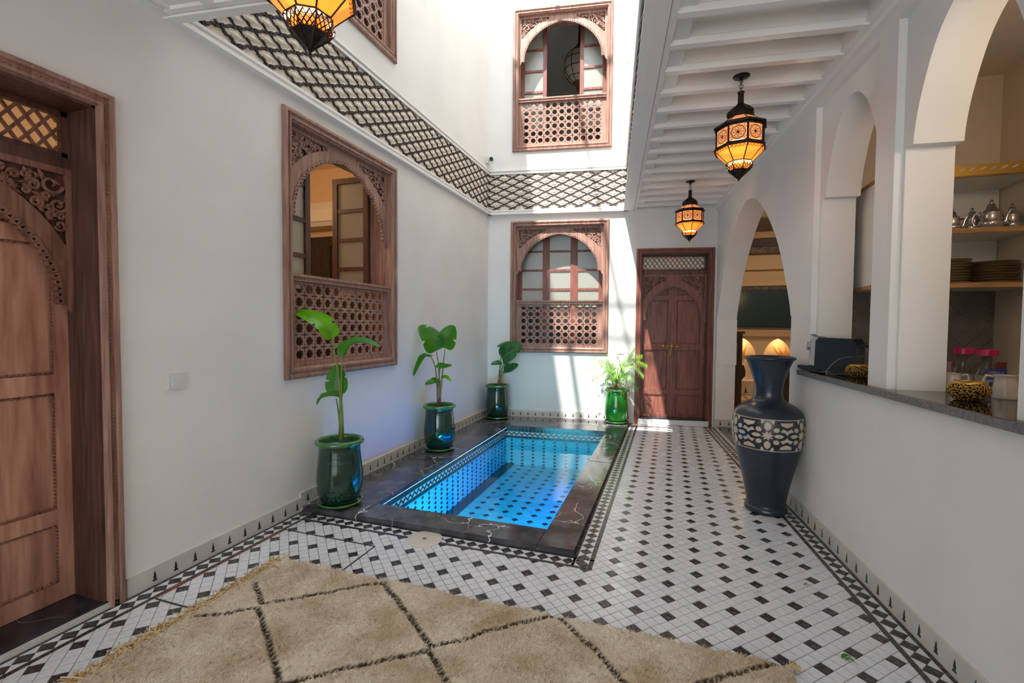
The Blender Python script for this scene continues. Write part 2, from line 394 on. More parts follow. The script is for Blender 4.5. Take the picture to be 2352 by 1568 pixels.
# right wall with the wide arched doorway and two arched hatches over the counter
arch_d = [(0, 2.576), (.2, 2.54), (.4, 2.455), (.675, 2.25), (.95, 1.97), (1.14, 1.66), (1.235, 1.48), (1.265, 1.39)]
sd_ = [tuple(p) for p in spline(arch_d, 5)]
def door_arch(c):  # from the far foot over the top to the near foot, (y, z)
    return [(c + d, z) for d, z in reversed(sd_)] + [(c - d, z) for d, z in sd_[1:]]
arch_s = [tuple(p) for p in spline([(0, 2.645), (.07, 2.625), (.15, 2.555), (.21, 2.46), (.265, 2.33), (.295, 2.22), (.305, 2.14)], 5)]
def hatch(c, half):   # (y, z) loop: jambs up to the springing, small set-in, then the arch
    return [(c + half, 1.0), (c + half, 2.14)] + [(c + d, z) for d, z in reversed(arch_s)] + [(c - d, z) for d, z in arch_s[1:]] + [(c - half, 2.14), (c - half, 1.0)]
DC, DJ = 5.21, 1.28
dl = [(DC + DJ, 0), (DC + DJ, 1.39)] + door_arch(DC) + [(DC - DJ, 1.39), (DC - DJ, 0)]
outer_y = [(6.75, 0)] + dl + [(YR, 0), (YR, 2.95), (6.75, 2.95)]
to_r = lambda loop: [(xr(y), z) for y, z in loop]
H1, H2 = 3.19, 2.30
mb = MB().plate(to_r(outer_y), [to_r([(2.845, 1.0), (3.585, 1.0), (3.585, 2.745), (2.845, 2.745)]), to_r([(1.94, 1.0), (2.68, 1.0), (2.68, 2.745), (1.94, 2.745)])], YZ, 0, .035)
mb.plate(to_r(outer_y), [to_r(hatch(H1, .36)), to_r(hatch(H2, .36))], YZ, .035, .23)
wall_right = shell('wall_right', O_R, A_R, mb)
# stepped imposts on the far jamb of the doorway
for z0, z1, e in ((1.10, 1.39, .012), (.82, 1.10, .024)):
    shell('trim_4', O_R, A_R, MB().box(xr(6.52), -.003, z0, xr(6.49 - e), .236, z1))
# rear wall behind the photographer
# (its wide opening is added to let fill light in from behind)
shell('wall_rear', (0, YR, 0), 0, MB().plate([(-2.7, 0), (-2.2, 0), (-2.2, 2.55), (1.3, 2.55), (1.3, 0), (2.4, 0), (2.4, 3.0), (-2.7, 3.0)], [], YZ, -.2, 0))
# gallery face above the soffit, and the near gallery face
shell('wall_gallery', O_G, A_G, MB().box(xg(6.7), 0, 2.85, xg(1.95), .2, ROOF))
mb = MB(); a = (-2.44, nw_y(-2.44)); b = (-.06, nw_y(-.06))
mb.prism([a, b, (b[0], b[1] - .2), (a[0], a[1] - .2)], 2.85, BARZ - .1)
shell('wall_near_gallery', mb=mb)
# ceilings of the two galleries: boards, edge beams and joists
Zc = 2.82
ceiling = shell('ceiling', mb=MB().prism([(gw_x(YR - .1), YR - .1), (rw_x(YR - .1) + .2, YR - .1), (rw_x(6.8) + .2, 6.8), (gw_x(6.8), 6.8)], 2.93, 3.05), mats='ceiling_white')
def strip(x0f, x1f, y0, y1, z0, z1, name, parent, m='ceiling_white'):
    return MB().prism([(x0f(y0), y0), (x1f(y0), y0), (x1f(y1), y1), (x0f(y1), y1)], z0, z1).build(name, m, parent)
strip(gw_x, lambda y: gw_x(y) + .075, -1.8, 6.62, Zc, 2.935, 'edge_beam', ceiling)
strip(lambda y: gw_x(y) + .08, lambda y: gw_x(y) + .115, -1.8, 6.62, Zc + .012, 2.935, 'edge_moulding', ceiling)
strip(lambda y: rw_x(y) - .07, lambda y: rw_x(y), -1.8, 6.62, Zc + .012, 2.935, 'wall_ledger', ceiling)
strip(lambda y: rw_x(y) - .028, lambda y: rw_x(y), -1.8, 6.62, Zc - .02, Zc + .012, 'wall_moulding', ceiling)
jm = None
for k in range(-13, 15):
    y = 2.445 + .265 * k
    if y > 6.40: break
    x0 = gw_x(y) + .11; x1 = rw_x(y) - .06; ln = x1 - x0
    me = MB().box(0, 0, 0, ln, .046, .115).box(0, -.008, .035, ln, 0, .115).box(0, .046, .035, ln, .054, .115).mesh('joist', 'ceiling_white')
    link('joist', me, ceiling, (x0, y, Zc + .002), (0, 0, R(6.9)))
ceil2 = shell('ceiling_near', mb=MB().prism([(-2.45, YR - .1), (gw_x(YR - .1), YR - .1), (gw_x(2.0), 2.0), (-.05, nw_y(-.05)), (-2.45, nw_y(-2.45))], 2.93, 3.05), mats='ceiling_white')
def slab(poly, z0, z1, name, parent, m='ceiling_white'): return MB().prism(poly, z0, z1).build(name, m, parent)
e = lambda x, off: (x, nw_y(x) - off)
slab([e(-2.44, 0), e(-.06, 0), e(-.06, .05), e(-2.44, .05)], Zc, 2.935, 'edge_beam', ceil2)
slab([e(-2.44, .055), e(-.06, .055), e(-.06, .085), e(-2.44, .085)], Zc + .012, 2.935, 'edge_moulding', ceil2)
slab([(-2.42, -1.7), (-2.37, -1.7), e(-2.37, .05), e(-2.42, .05)], Zc + .006, 2.935, 'wall_ledger', ceil2)
slab([(-2.365, -1.7), (-2.335, -1.7), e(-2.335, .08), e(-2.365, .08)], Zc + .014, 2.935, 'wall_moulding', ceil2)
for k in range(8):
    x = -2.133 + .265 * k
    slab([(x, -1.7), (x + .044, -1.7), e(x + .044, .08), e(x, .08)], Zc + .004, 2.935, 'joist', ceil2)
# roof with the open skylight and its steel bars
roof = shell('ceiling_skylight', mb=MB().bar((-2.42, 1.9, BARZ), (-.1, 2.2, BARZ), .10, .12), mats='steel_grey')
def sky_bar(p0, p1, w, h=.05): MB().bar((p0[0], p0[1], BARZ), (p1[0], p1[1], BARZ), w, h).build('skylight_bar', 'steel_grey', roof)
kB = BARZ - 1.06
sky_bar((-.52 - (SUN_L.x + .1156 * SUN_L.y) * kB + .1156 * 4.4, 1.95), (-.52 - (SUN_L.x + .1156 * SUN_L.y) * kB, 6.3), .05)
sky_bar((-1.21 - SUN_L.x * (BARZ - .5), 1.95), (-1.21 - SUN_L.x * (BARZ - .5), 2.75), .10)  # short bar added to cast a shade band low on the back wall
for zs_ in (1.64, 1.21, 4.7): y = 6.3 - SUN_L.y * (BARZ - zs_); sky_bar((-2.42, y - .10), (-.1, y + .22), .045)

# rooms behind the openings
def room(name, x0, y0, z0, x1, y1, z1, m, skip=()):
    """box of inward faces, leaving out the named sides"""
    mb = MB(); V = [(x0, y0, z0), (x1, y0, z0), (x1, y1, z0), (x0, y1, z0), (x0, y0, z1), (x1, y0, z1), (x1, y1, z1), (x0, y1, z1)]
    for k, f in {'floor': (0, 1, 2, 3), 'top': (4, 7, 6, 5), 'y0': (0, 4, 5, 1), 'x1': (1, 5, 6, 2), 'y1': (2, 6, 7, 3), 'x0': (3, 7, 4, 0)}.items():
        if k not in skip: mb.add([V[i] for i in f], [(0, 1, 2, 3)])
    o = mb.build(name, m, fix=False); o['kind'] = 'structure'; return o
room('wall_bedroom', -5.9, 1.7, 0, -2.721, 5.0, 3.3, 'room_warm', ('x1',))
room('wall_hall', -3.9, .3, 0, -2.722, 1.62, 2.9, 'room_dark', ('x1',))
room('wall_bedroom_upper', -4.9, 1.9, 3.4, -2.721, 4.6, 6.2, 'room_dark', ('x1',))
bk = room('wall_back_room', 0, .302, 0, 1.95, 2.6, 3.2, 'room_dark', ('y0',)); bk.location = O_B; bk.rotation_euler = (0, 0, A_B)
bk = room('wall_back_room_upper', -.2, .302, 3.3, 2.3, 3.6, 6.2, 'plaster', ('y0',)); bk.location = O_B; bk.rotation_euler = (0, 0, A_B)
# cornices of the courtyard (double mouldings under and over the frieze)
def cornice(name, loc, rz, x0, x1, z, flip=False):
    mb = MB()
    steps = ((0, .022, .05), (.022, .045, .034), (.045, .062, .046)) if not flip else ((0, .018, .03), (.018, .04, .02), (.04, .058, .036))
    for z0, z1, d in steps: mb.box(x0, -d, z + z0, x1, .0, z + z1)
    return shell(name, loc, rz, mb, 'cornice_white')
cornice('trim_1', O_L, A_L, 1.74, 6.10, 2.822); cornice('trim_2', O_L, A_L, 1.74, 6.10, 3.37, True)
cornice('trim_3', O_B, A_B, 0.0, 1.90, 2.822); cornice('trim_5', O_B, A_B, 0.0, 1.90, 3.37, True)
cornice('trim_6', O_G, A_G, xg(6.38), xg(1.95), 2.822); cornice('trim_7', O_G, A_G, xg(6.38), xg(1.95), 3.37, True)
# stucco friezes: dark wavy netting over domed cells
CW, CH = .226, .102
def ogee(t):  # offset along the edge of a cell, gives the wavy outline
    return .0065 * math.sin(t * 2 * PI * 2) + .003 * math.sin(t * 2 * PI * 6)
def cell_mesh():
    mb = MB(); rows = 5; ring = []
    cor = [(CW / 2, 0), (0, CH / 2), (-CW / 2, 0), (0, -CH / 2)]
    base = []
    for i in range(4):
        a, b = cor[i], cor[(i + 1) % 4]
        for k in range(4): t = k / 4; base.append((a[0] + (b[0] - a[0]) * t, a[1] + (b[1] - a[1]) * t))
    n = len(base); vs = []; fs = []
    for s_, d in ((.90, 0), (.85, -.007), (.74, -.009), (.62, -.005), (.44, -.007), (.30, -.013)):
        for i, p in enumerate(base):
            wob = 1 + (.05 * math.cos(i * PI / 2 * 2) if s_ < .8 else 0)
            vs.append((p[0] * s_ * wob, d, p[1] * s_ * wob))
    vs.append((0, -.015, 0))
    for r in range(5):
        for i in range(n): j = (i + 1) % n; fs.append((r * n + i, r * n + j, (r + 1) * n + j, (r + 1) * n + i))
    for i in range(n): fs.append((5 * n + i, 5 * n + (i + 1) % n, len(vs) - 1))
    return MB().add(vs, fs).mesh('stucco_cell', 'stucco', 40)
CELL = cell_mesh()
def frieze(wall, x0, x1, z0=2.884, z1=3.372, d0=0.0):
    fr = MB().box(x0, -.006, z0, x1, 0.0, z1).build('stucco_frieze', 'stucco', wall)
    ln = MB(); nrow = int((z1 - z0) / CH * 2) + 1; ncol = int((x1 - x0) / CW * 2) + 1
    zc = z0 + .03
    for i in range(ncol + 1):
        for j in range(nrow + 1):
            if (i + j) % 2: continue
            cx = x0 + i * CW / 2; cz = zc + j * CH / 2
            if cx - CW / 2 > x0 - .06 and cx + CW / 2 < x1 + .06 and cz - CH / 2 >= z0 - .004 and cz + CH / 2 <= z1 + .004:
                link('stucco_cell', CELL, fr, (cx, -.006, cz))
            for sx in (1, -1):   # two lower edges of every node
                a = Vector((cx, cz - CH / 2)); b = Vector((cx + sx * CW / 2, cz)); t = (b - a); nn = Vector((-t.y, t.x)).normalized(); pts = []
                for k in range(15):
                    q = a + t * (k / 14) + nn * ogee(k / 14)
                    if x0 <= q.x <= x1 and z0 <= q.y <= z1: pts.append(q)
                for p, q in zip(pts, pts[1:]):
                    ln.add([(p.x - nn.x * .0055, -.021, p.y - nn.y * .0055), (q.x - nn.x * .0055, -.021, q.y - nn.y * .0055), (q.x + nn.x * .0055, -.021, q.y + nn.y * .0055), (p.x + nn.x * .0055, -.021, p.y + nn.y * .0055),
                            (p.x - nn.x * .007, -.006, p.y - nn.y * .007), (q.x - nn.x * .007, -.006, q.y - nn.y * .007), (q.x + nn.x * .007, -.006, q.y + nn.y * .007), (p.x + nn.x * .007, -.006, p.y + nn.y * .007)],
                           [(0, 1, 2, 3), (0, 4, 5, 1), (1, 5, 6, 2), (2, 6, 7, 3), (3, 7, 4, 0)])
    o = ln.build('frieze_netting', 'stucco_line', fr); o['kind'] = 'stuff'
frieze(wall_left, 1.76, 6.09)
frieze(wall_back, 0.0, 1.90)
frieze(bpy.data.objects['wall_gallery'], xg(6.38), xg(1.97))
# baseboards: pale tiles with a black finial inlay each
fin = [(0, .0), (.010, .0), (.012, .006), (.0045, .012), (.008, .022), (.004, .030), (.0045, .037), (.0015, .044), (0, .052)]
fpoly = [(x, z) for x, z in fin] + [(-x, z) for x, z in reversed(fin[1:-1])]
FIN = MB().plate(fpoly, [], YZ, -.0012, 0.0).mesh('finial_inlay', 'inlay_black')
def baseboard(name, loc, rz, x0, x1, z0, first, pitch=.104, step=None):
    bb = shell(name, loc, rz, MB().box(x0, -.013, z0, x1, 0, z0 + .095), 'board_white')
    x = first
    while x < x1 - .02:
        if x > x0 + .02:
            link('finial_inlay', FIN, bb, (x, -.0132, z0 + .022))
        x += pitch
    return bb
baseboard('baseboard_left', O_L, A_L, 1.465, 2.56, 0.0, 1.485); baseboard('baseboard_left_pool', O_L, A_L, 2.56, 6.09, .035, 2.625)
baseboard('baseboard_back', O_B, A_B, 0.0, DB0 - .005, .035, .06)
baseboard('baseboard_right', O_R, A_R, xr(3.93), xr(-1.0), 0.0, xr(3.90))
baseboard('baseboard_jamb', Vector((rw_x(6.49), 6.49, 0)), R(6.25), 0.0, .235, .02, .065)

# ---------------------------------------------------------------- floor of cut tiles
T = .05; U_ = T * 2 * math.sqrt(2)
KX0, KX1, KY0 = -2.42, -.49, 2.57           # pool kerb
PX0, PX1, PY0, PY1 = -1.945, -.705, 2.79, 5.56   # pool basin
BWID = .117
nR = Vector((.99406, .1088)).normalized()    # outward normal of the right wall in plan
def in_pool(x, y): return x < KX1 and y > KY0
floor_base = [(-2.45, YR - .1), (rw_x(YR) + .25, YR - .1), (rw_x(6.6) + .25, 6.62), (-.45, bw_y(-.45) + .03), (KX1 - .02, bw_y(KX1) + .02), (KX1 - .02, KY0 + .02), (-2.45, KY0 + .02)]
floor = shell('floor', mb=MB().plate(floor_base, [], lambda u, v, w: (u, v, w), -.10, -.0035), mats='grout')
tile_full = MB(); hlf = (T - .0030) / 2 * math.sqrt(2)
sq = [(hlf, 0), (0, hlf), (-hlf, 0), (0, -hlf)]
TW = MB().prism(sq, -.012, 0).mesh('white_tile', 'tile_white'); TB = MB().prism(sq, -.012, 0).mesh('black_tile', 'tile_black')
LX, LY = .0164, 2.318
whites, blacks, field_w, field_b = [], [], MB(), MB()
RUG = (-1.975, .462, .25, 1.985)   # x0 x1 y0 y1
def field_ok(poly):
    out = clip(poly, (-2.42 + BWID, 0), (-1, 0)); out = out and clip(out, (rw_x(0) - 0, 0), nR) if False else out
    return out
s2 = T / math.sqrt(2)
rp = (rw_x(2.0) - nR.x * (BWID + .013), 2.0 - nR.y * (BWID + .013))
bp_ = (-.42, bw_y(-.42) - .055); nB = (-math.sin(A_B), math.cos(A_B))
for i in range(-90, 120):
    for j in range(-130, 90):
        cx = LX + (i + j) * s2; cy = LY + (i - j) * s2
        if cy < -1.6 or cy > 6.7 or cx < -2.4 or cx > 1.5: continue
        if cx < KX1 + BWID - .06 and cy > KY0 - BWID + .06: continue
        blk = i % 2 == 0 and j % 2 == 0 and (i + j) % 4 == 0
        poly = [(cx + a, cy + b) for a, b in sq]; q = clip(poly, (-2.42 + BWID + .013, 0), (-1, 0))
        if len(q) >= 3: q = clip(q, rp, nR)
        if len(q) >= 3: q = clip(q, bp_, nB)
        if len(q) < 3: continue
        parts = [q]; ex, ey = KX1 + BWID, KY0 - BWID
        if min(p[0] for p in q) < ex and max(p[1] for p in q) > ey:
            a = clip(q, (0, ey), (0, 1)); b = clip(q, (ex, 0), (-1, 0))
            parts = [a] if min(p[1] for p in q) < ey and max(p[0] for p in q) < ex else ([b] if min(p[1] for p in q) > ey else [a])
        for pq in parts:
            if len(pq) < 3 or abs(area(pq)) < 2e-5: continue
            whole = len(pq) == 4 and abs(abs(area(pq)) - 2 * hlf * hlf) < 1e-6
            pr = project((cx, cy, 0)); seen = pr and -20 < pr[0] < 2372 and 0 < pr[1] < 1590 and not (RUG[0] < cx < RUG[1] and RUG[2] < cy < RUG[3])
            if whole and seen: (blacks if blk else whites).append((pr[2], cx, cy))
            elif whole or True:
                dz = random.uniform(-.0006, .0004); (field_b if blk else field_w).prism(pq, -.012, dz)
whites.sort(); blacks.sort()
def lay(lst, me, rest, name):
    for k, (d, x, y) in enumerate(lst):
        tx, ty = random.gauss(0, .005), random.gauss(0, .005)
        if k < 300: link(name, me, floor, (x, y, random.uniform(-.0006, .0004)), (tx, ty, 0))
        else:
            o = len(rest.v); rest.prism([(x + a, y + b) for a, b in sq], -.012, random.uniform(-.0005, .0004))
            for q in range(o + 4, o + 8): v = rest.v[q]; rest.v[q] = (v[0], v[1], v[2] + (v[0] - x) * tx + (v[1] - y) * ty)
lay(whites, TW, field_w, 'white_tile'); lay(blacks, TB, field_b, 'black_tile')
field_w.build('white_tile_field', 'tile_white', floor)['kind'] = 'stuff'
field_b.build('black_tile_field', 'tile_black', floor)['kind'] = 'stuff'
# borders: strip, row of black diamonds between white triangles, strip
b_strip, b_white, diam = MB(), MB(), []
def border(p, d, n, length, c0=0.0):
    """p start on the wall line, d along, n into the floor"""
    p, d, n = Vector(p), Vector(d).normalized(), Vector(n).normalized()
    def P2(s, o): q = p + d * s + n * o; return (q.x, q.y)
    k = 0.0
    while k < length:
        e_ = min(k + .098, length)
        b_strip.prism([P2(k, .002), P2(e_, .002), P2(e_, .017), P2(k, .017)], -.012, 0); b_strip.prism([P2(k + .001, .094), P2(e_ + .001, .094), P2(e_ + .001, .115), P2(k + .001, .115)], -.012, 0)
        k += .1
    h = .0365; k = 0
    while (k + .5) * 2 * h < length - h:
        s = (k + .5) * 2 * h; a = P2(s, .0555); diam.append((a, math.atan2(d.y, d.x), h))
        if s + 2 * h < length - h:
            b_white.prism([P2(s + .0015, .0195), P2(s + 2 * h - .0015, .0195), P2(s + h, .0195 + h - .002)], -.012, 0)
            b_white.prism([P2(s + .0015, .0915), P2(s + 2 * h - .0015, .0915), P2(s + h, .0915 - h + .002)], -.012, 0)
        k += 1
border((-2.407, -1.6), (0, 1), (1, 0), 1.6 + KY0 - .0)
border((-2.30, KY0), (1, 0), (0, -1), 2.30 + KX1 + BWID)
border((KX1, KY0 - .1), (0, 1), (1, 0), 3.80)
dR = Vector((-.1088, .99406)); p0 = Vector((rw_x(-1.5), -1.5)) - nR * .013
border(p0, dR, -nR, 8.05)
dm = MB().prism([(.0352, 0), (0, .0352), (-.0352, 0), (0, -.0352)], -.012, 0).mesh('border_diamond', 'tile_black')
diam = [(project((a[0], a[1], 0)) or (0, 0, 99), a, r) for a, r, h in diam]
diam = [q for q in diam if not (RUG[0] < q[1][0] < RUG[1] and RUG[2] < q[1][1] < RUG[3])]
diam.sort(key=lambda q: (0 if (-30 < q[0][0] < 2380 and q[0][1] < 1600) else 1, q[0][2]))
dr = MB()
for k, (pr, a, r) in enumerate(diam):
    if k < 260: link('border_diamond', dm, floor, (a[0], a[1], random.uniform(-.0005, .0004)), (random.gauss(0, .004), random.gauss(0, .004), r))
    else: dr.prism([(a[0] + .035 * math.cos(r + q * PI / 2), a[1] + .035 * math.sin(r + q * PI / 2)) for q in range(4)], -.012, 0)
if dr.v: dr.build('border_diamond_rest', 'tile_black', floor)['kind'] = 'stuff'
b_strip.build('border_strip', 'tile_black', floor)['kind'] = 'stuff'
b_white.build('border_triangle', 'tile_white', floor)['kind'] = 'stuff'
# black marble threshold of the arched doorway with its pale edging
def rp2(y, dpt): return (rw_x(y) + nR.x * dpt, y + nR.y * dpt)
shell('floor_threshold', mb=MB().prism([rp2(3.95, .012), rp2(6.47, .012), rp2(6.47, .30), rp2(3.95, .30)], -.01, .02), mats='marble_black')
shell('floor_threshold_edge', mb=MB().prism([rp2(3.94, -.012), rp2(6.47, -.012), rp2(6.47, .012), rp2(3.94, .012)], -.01, .018), mats='board_white')

# ================================================================ PLUNGE POOL
pool = empty('plunge_pool', (0, 0, 0), 0, 'sunken plunge pool with black marble kerb and zigzag tile band', 'pool')
KZ = .035
def kslab(poly):
    mb = MB(); mb.prism(poly, 0.0005, KZ - .004); c = Vector((sum(p[0] for p in poly) / len(poly), sum(p[1] for p in poly) / len(poly)))
    ins = [tuple(Vector(p) + (c - Vector(p)).normalized() * .005) for p in poly]; mb.prism(ins, KZ - .004, KZ)
    return mb.build('kerb_slab', 'marble_black', pool)
g = .0012
kslab([(KX0 + .013, KY0), (PX0 - g, KY0), (PX0 - g, 3.90), (KX0 + .013, 3.83)])
kslab([(KX0 + .013, 3.83 + g * 2), (PX0 - g, 3.90 + g * 2), (PX0 - g, PY1 - .02), (KX0 + .013, PY1 + .03)])
kslab([(PX0 + g, KY0), (PX1 - g, KY0), (PX1 - g, PY0), (PX0 + g, PY0)])
kslab([(PX1 + g, KY0), (KX1, KY0), (KX1, 4.35), (PX1 + g, 4.35)])
kslab([(PX1 + g, 4.352), (KX1, 4.352), (KX1, 5.66), (PX1 + g, 5.64)])
kslab([(KX0 + .013, PY1 + .032), (PX0 - g, PY1 - .018), (-1.32, PY1 + .03), (-1.36, bw_y(-1.36) - .013), (KX0 + .013, bw_y(-2.4) - .013)])
kslab([(-1.318, PY1 + .03), (PX1 + g, 5.642), (KX1, 5.662), (KX1, bw_y(KX1) - .013), (-1.358, bw_y(-1.358) - .013)])
PD = -.46; WZ = -.118
# basin shell
bs = MB()
bs.add([(PX0, PY0, 0), (PX1, PY0, 0), (PX1, 5.65, 0), (PX0, PY1, 0), (PX0, PY0, PD), (PX1, PY0, PD), (PX1, 5.65, PD), (PX0, PY1, PD)],
       [(4, 5, 6, 7), (0, 4, 7, 3), (3, 7, 6, 2), (2, 6, 5, 1), (1, 5, 4, 0)])
bs.build('basin', 'pool_tile', pool, fix=False)
angF = math.atan2(5.65 - PY1, PX1 - PX0); lenF = math.hypot(5.65 - PY1, PX1 - PX0)
walls = [((PX0, PY0, 0), PI / 2, PY1 - PY0), ((PX0, PY1, 0), angF, lenF)]     # left wall faces +x, far wall faces -y
def rowmesh(w, z0, z1, name, m): return MB().box(.0008, -.006, z0, w - .0008, 0, z1).mesh(name, m)
GRN = rowmesh(.046, -.0395, -.001, 'green_tile', 'pool_green'); GR2 = rowmesh(.046, -.122, -.0945, 'green_tile', 'pool_green')
ch = .0330; zt, zb = -.042, -.0925
def para(sx):
    w = ch * .97; dz = .0305; th = .0185; z0 = zb + .0008 + (0 if sx > 0 else dz)
    return MB().plate([(0, z0), (w, z0 + dz * sx), (w, z0 + dz * sx + th), (0, z0 + th)], [], YZ, -.006, 0).mesh('zigzag_tile', 'pool_green')
ZU, ZD = para(1), para(-1)
DKW = MB().plate([(.022, 0), (0, .015), (-.022, 0), (0, -.015)], [], YZ, -.003, 0).mesh('dark_tile', 'pool_dark')
for loc, rz, ln in walls:
    w = empty('wall_band', loc, rz); w.parent = pool
    MB().box(0, -.003, zb, ln, -.0005, zt).build('pale_band', 'pool_pale', w)
    n = int(ln / .0465)
    for k in range(n): link('green_tile', GRN, w, (k * ln / n, 0, 0)); link('green_tile', GR2, w, (k * ln / n, 0, 0))
    n = int(ln / ch)
    for k in range(n): link('zigzag_tile', ZU if k % 2 == 0 else ZD, w, (k * ln / n, 0, 0))
    n = int(ln / (.112 if rz > 1 else .136))
    for k in range(n):
        for j in range(8): link('dark_tile', DKW, w, ((k + .5) * ln / n, 0, -.150 - j * .042))
# pool floor tiles
pf = MB(); TBP = MB().prism(sq, -.004, 0).mesh('floor_black_tile', 'pool_dark'); nb = 0
for i in range(-90, 120):
    for j in range(-130, 90):
        cx = -1.30 + (i + j) * s2; cy = 4.1 + (i - j) * s2
        if not (PX0 + .08 < cx < PX1 + .03 and PY0 - .03 < cy < PY1 + .03): continue
        ins_ = PX0 + .14 < cx < PX1 - .04 and PY0 + .04 < cy < PY1 - .02
        if i % 2 == 0 and j % 2 == 0 and (i + j) % 4 == 0 and not ins_: continue
        if i % 2 == 0 and j % 2 == 0 and (i + j) % 4 == 0: link('floor_black_tile', TBP, pool, (cx, cy, PD + .004))
        else:
            pq = [(cx + a, cy + b) for a, b in sq]
            for pt, nn in (((PX0 + .11, 0), (-1, 0)), ((PX1, 0), (1, 0)), ((0, PY0), (0, -1)), ((0, PY1), (0, 1))):
                if len(pq) >= 3: pq = clip(pq, pt, nn)
            if len(pq) >= 3: pf.prism(pq, PD, PD + .004)
pf.build('floor_tiling', 'pool_tile', pool)['kind'] = 'stuff'
MB().box(PX0, PY0, PD, PX0 + .11, PY1, PD + .012).build('shade_strip', 'pool_dark', pool)  # dark strip standing in for the shade along the left wall foot
for q in ((1211, 1029), (1350, 1042)):
    c = onplane(q[0], q[1], (PX0, PY1 - .012, 0), (-math.sin(angF), math.cos(angF), 0))
    MB().tube([(c.x + .045 * math.cos(t) * math.cos(angF), c.y + .045 * math.cos(t) * math.sin(angF) - .006, c.z + .018 * math.sin(t)) for t in [k * PI / 12 for k in range(24)]], .005, 6, closed=True).build('inlet_ring', 'pool_pale', pool)
wt = MB().add([(PX0, PY0, WZ), (PX1, PY0, WZ), (PX1, 5.65, WZ), (PX0, PY1, WZ)], [(0, 1, 2, 3)]).build('pool_water', 'water', fix=False)
tag(wt, 'clear blue water filling the tiled plunge pool', 'water', kind='stuff')
def area_light(name, loc, direction, sx, sy, energy, color, spread=180):
    d = bpy.data.lights.new(name, 'AREA'); d.spread = R(spread); d.shape = 'RECTANGLE'; d.size = sx; d.size_y = sy; d.energy = energy; d.color = color
    o = bpy.data.objects.new(name, d); COL.objects.link(o); o.location = loc; o.rotation_euler = Vector(direction).to_track_quat('-Z', 'Y').to_euler(); return o
# underwater lamps of the pool, set in the near and right walls
area_light('pool_lamp_right', (PX1 - .02, 3.9, -.30), (-1, 0, -.15), 2.2, .10, 7, (.0, .18, 1.0), 110)
area_light('pool_lamp_front', (-1.3, PY0 + .03, -.26), (0, 1, -.25), .9, .10, 13, (.15, .9, .95), 120)
def point_light(name, loc, energy, color, r=.05):
    d = bpy.data.lights.new(name, 'POINT'); d.energy = energy; d.color = color; d.shadow_soft_size = r
    o = bpy.data.objects.new(name, d); COL.objects.link(o); o.location = loc; return o

# ================================================================ WINDOWS
def ring(mb, w, h, prof, z0=0.0, m=0, open_bottom=False):
    """mitred frame: loops of a rectangle inset by i at depth y"""
    vs = []; fs = []
    for i, y in prof: vs += [(-w / 2 + i, y, z0 + i), (w / 2 - i, y, z0 + i), (w / 2 - i, y, z0 + h - i), (-w / 2 + i, y, z0 + h - i)]
    for k in range(len(prof) - 1):
        for j in range(4):
            if open_bottom and j == 0: continue
            a, b = k * 4 + j, k * 4 + (j + 1) % 4; fs.append((a, b, b + 4, a + 4))
    return mb.add(vs, fs, m)
def uring(mb, w, h, prof, m=0):
    """door frame: like ring, but the jambs run straight to the floor"""
    vs = []; fs = []
    for i, y in prof: vs += [(-w / 2 + i, y, 0), (-w / 2 + i, y, h - i), (w / 2 - i, y, h - i), (w / 2 - i, y, 0)]
    for k in range(len(prof) - 1):
        for j in range(3): a = k * 4 + j; fs.append((a, a + 1, a + 5, a + 4))
    return mb.add(vs, fs, m)
def rope(path, pitch=.017, r=.0058, y=-.0):
    """twisted bead along a polyline of (x, z) points"""
    mb = MB()
    for a, b in zip(path, path[1:]):
        a, b = Vector(a), Vector(b); ln = (b - a).length; t = (b - a) / ln; n = int(ln / pitch)
        nx = Vector((-t.y, t.x))
        for k in range(n):
            c = a + t * ((k + .5) * ln / n); q = (t + nx * .7).normalized(); p = Vector((-q.y, q.x))
            L_, W_ = pitch * .62, r * .7
            mb.add([(c.x + q.x * L_, y, c.y + q.y * L_), (c.x - q.x * L_, y, c.y - q.y * L_), (c.x + p.x * W_, y, c.y + p.y * W_), (c.x - p.x * W_, y, c.y - p.y * W_), (c.x, y - r, c.y)],
                   [(0, 2, 4), (2, 1, 4), (1, 3, 4), (3, 0, 4)])
    return mb
def star8(cx, cz, r1, r0, n=8, a0=0.0): return [(cx + (r1 if k % 2 == 0 else r0) * math.cos(a0 + k * PI / n), cz + (r1 if k % 2 == 0 else r0) * math.sin(a0 + k * PI / n)) for k in range(2 * n)]
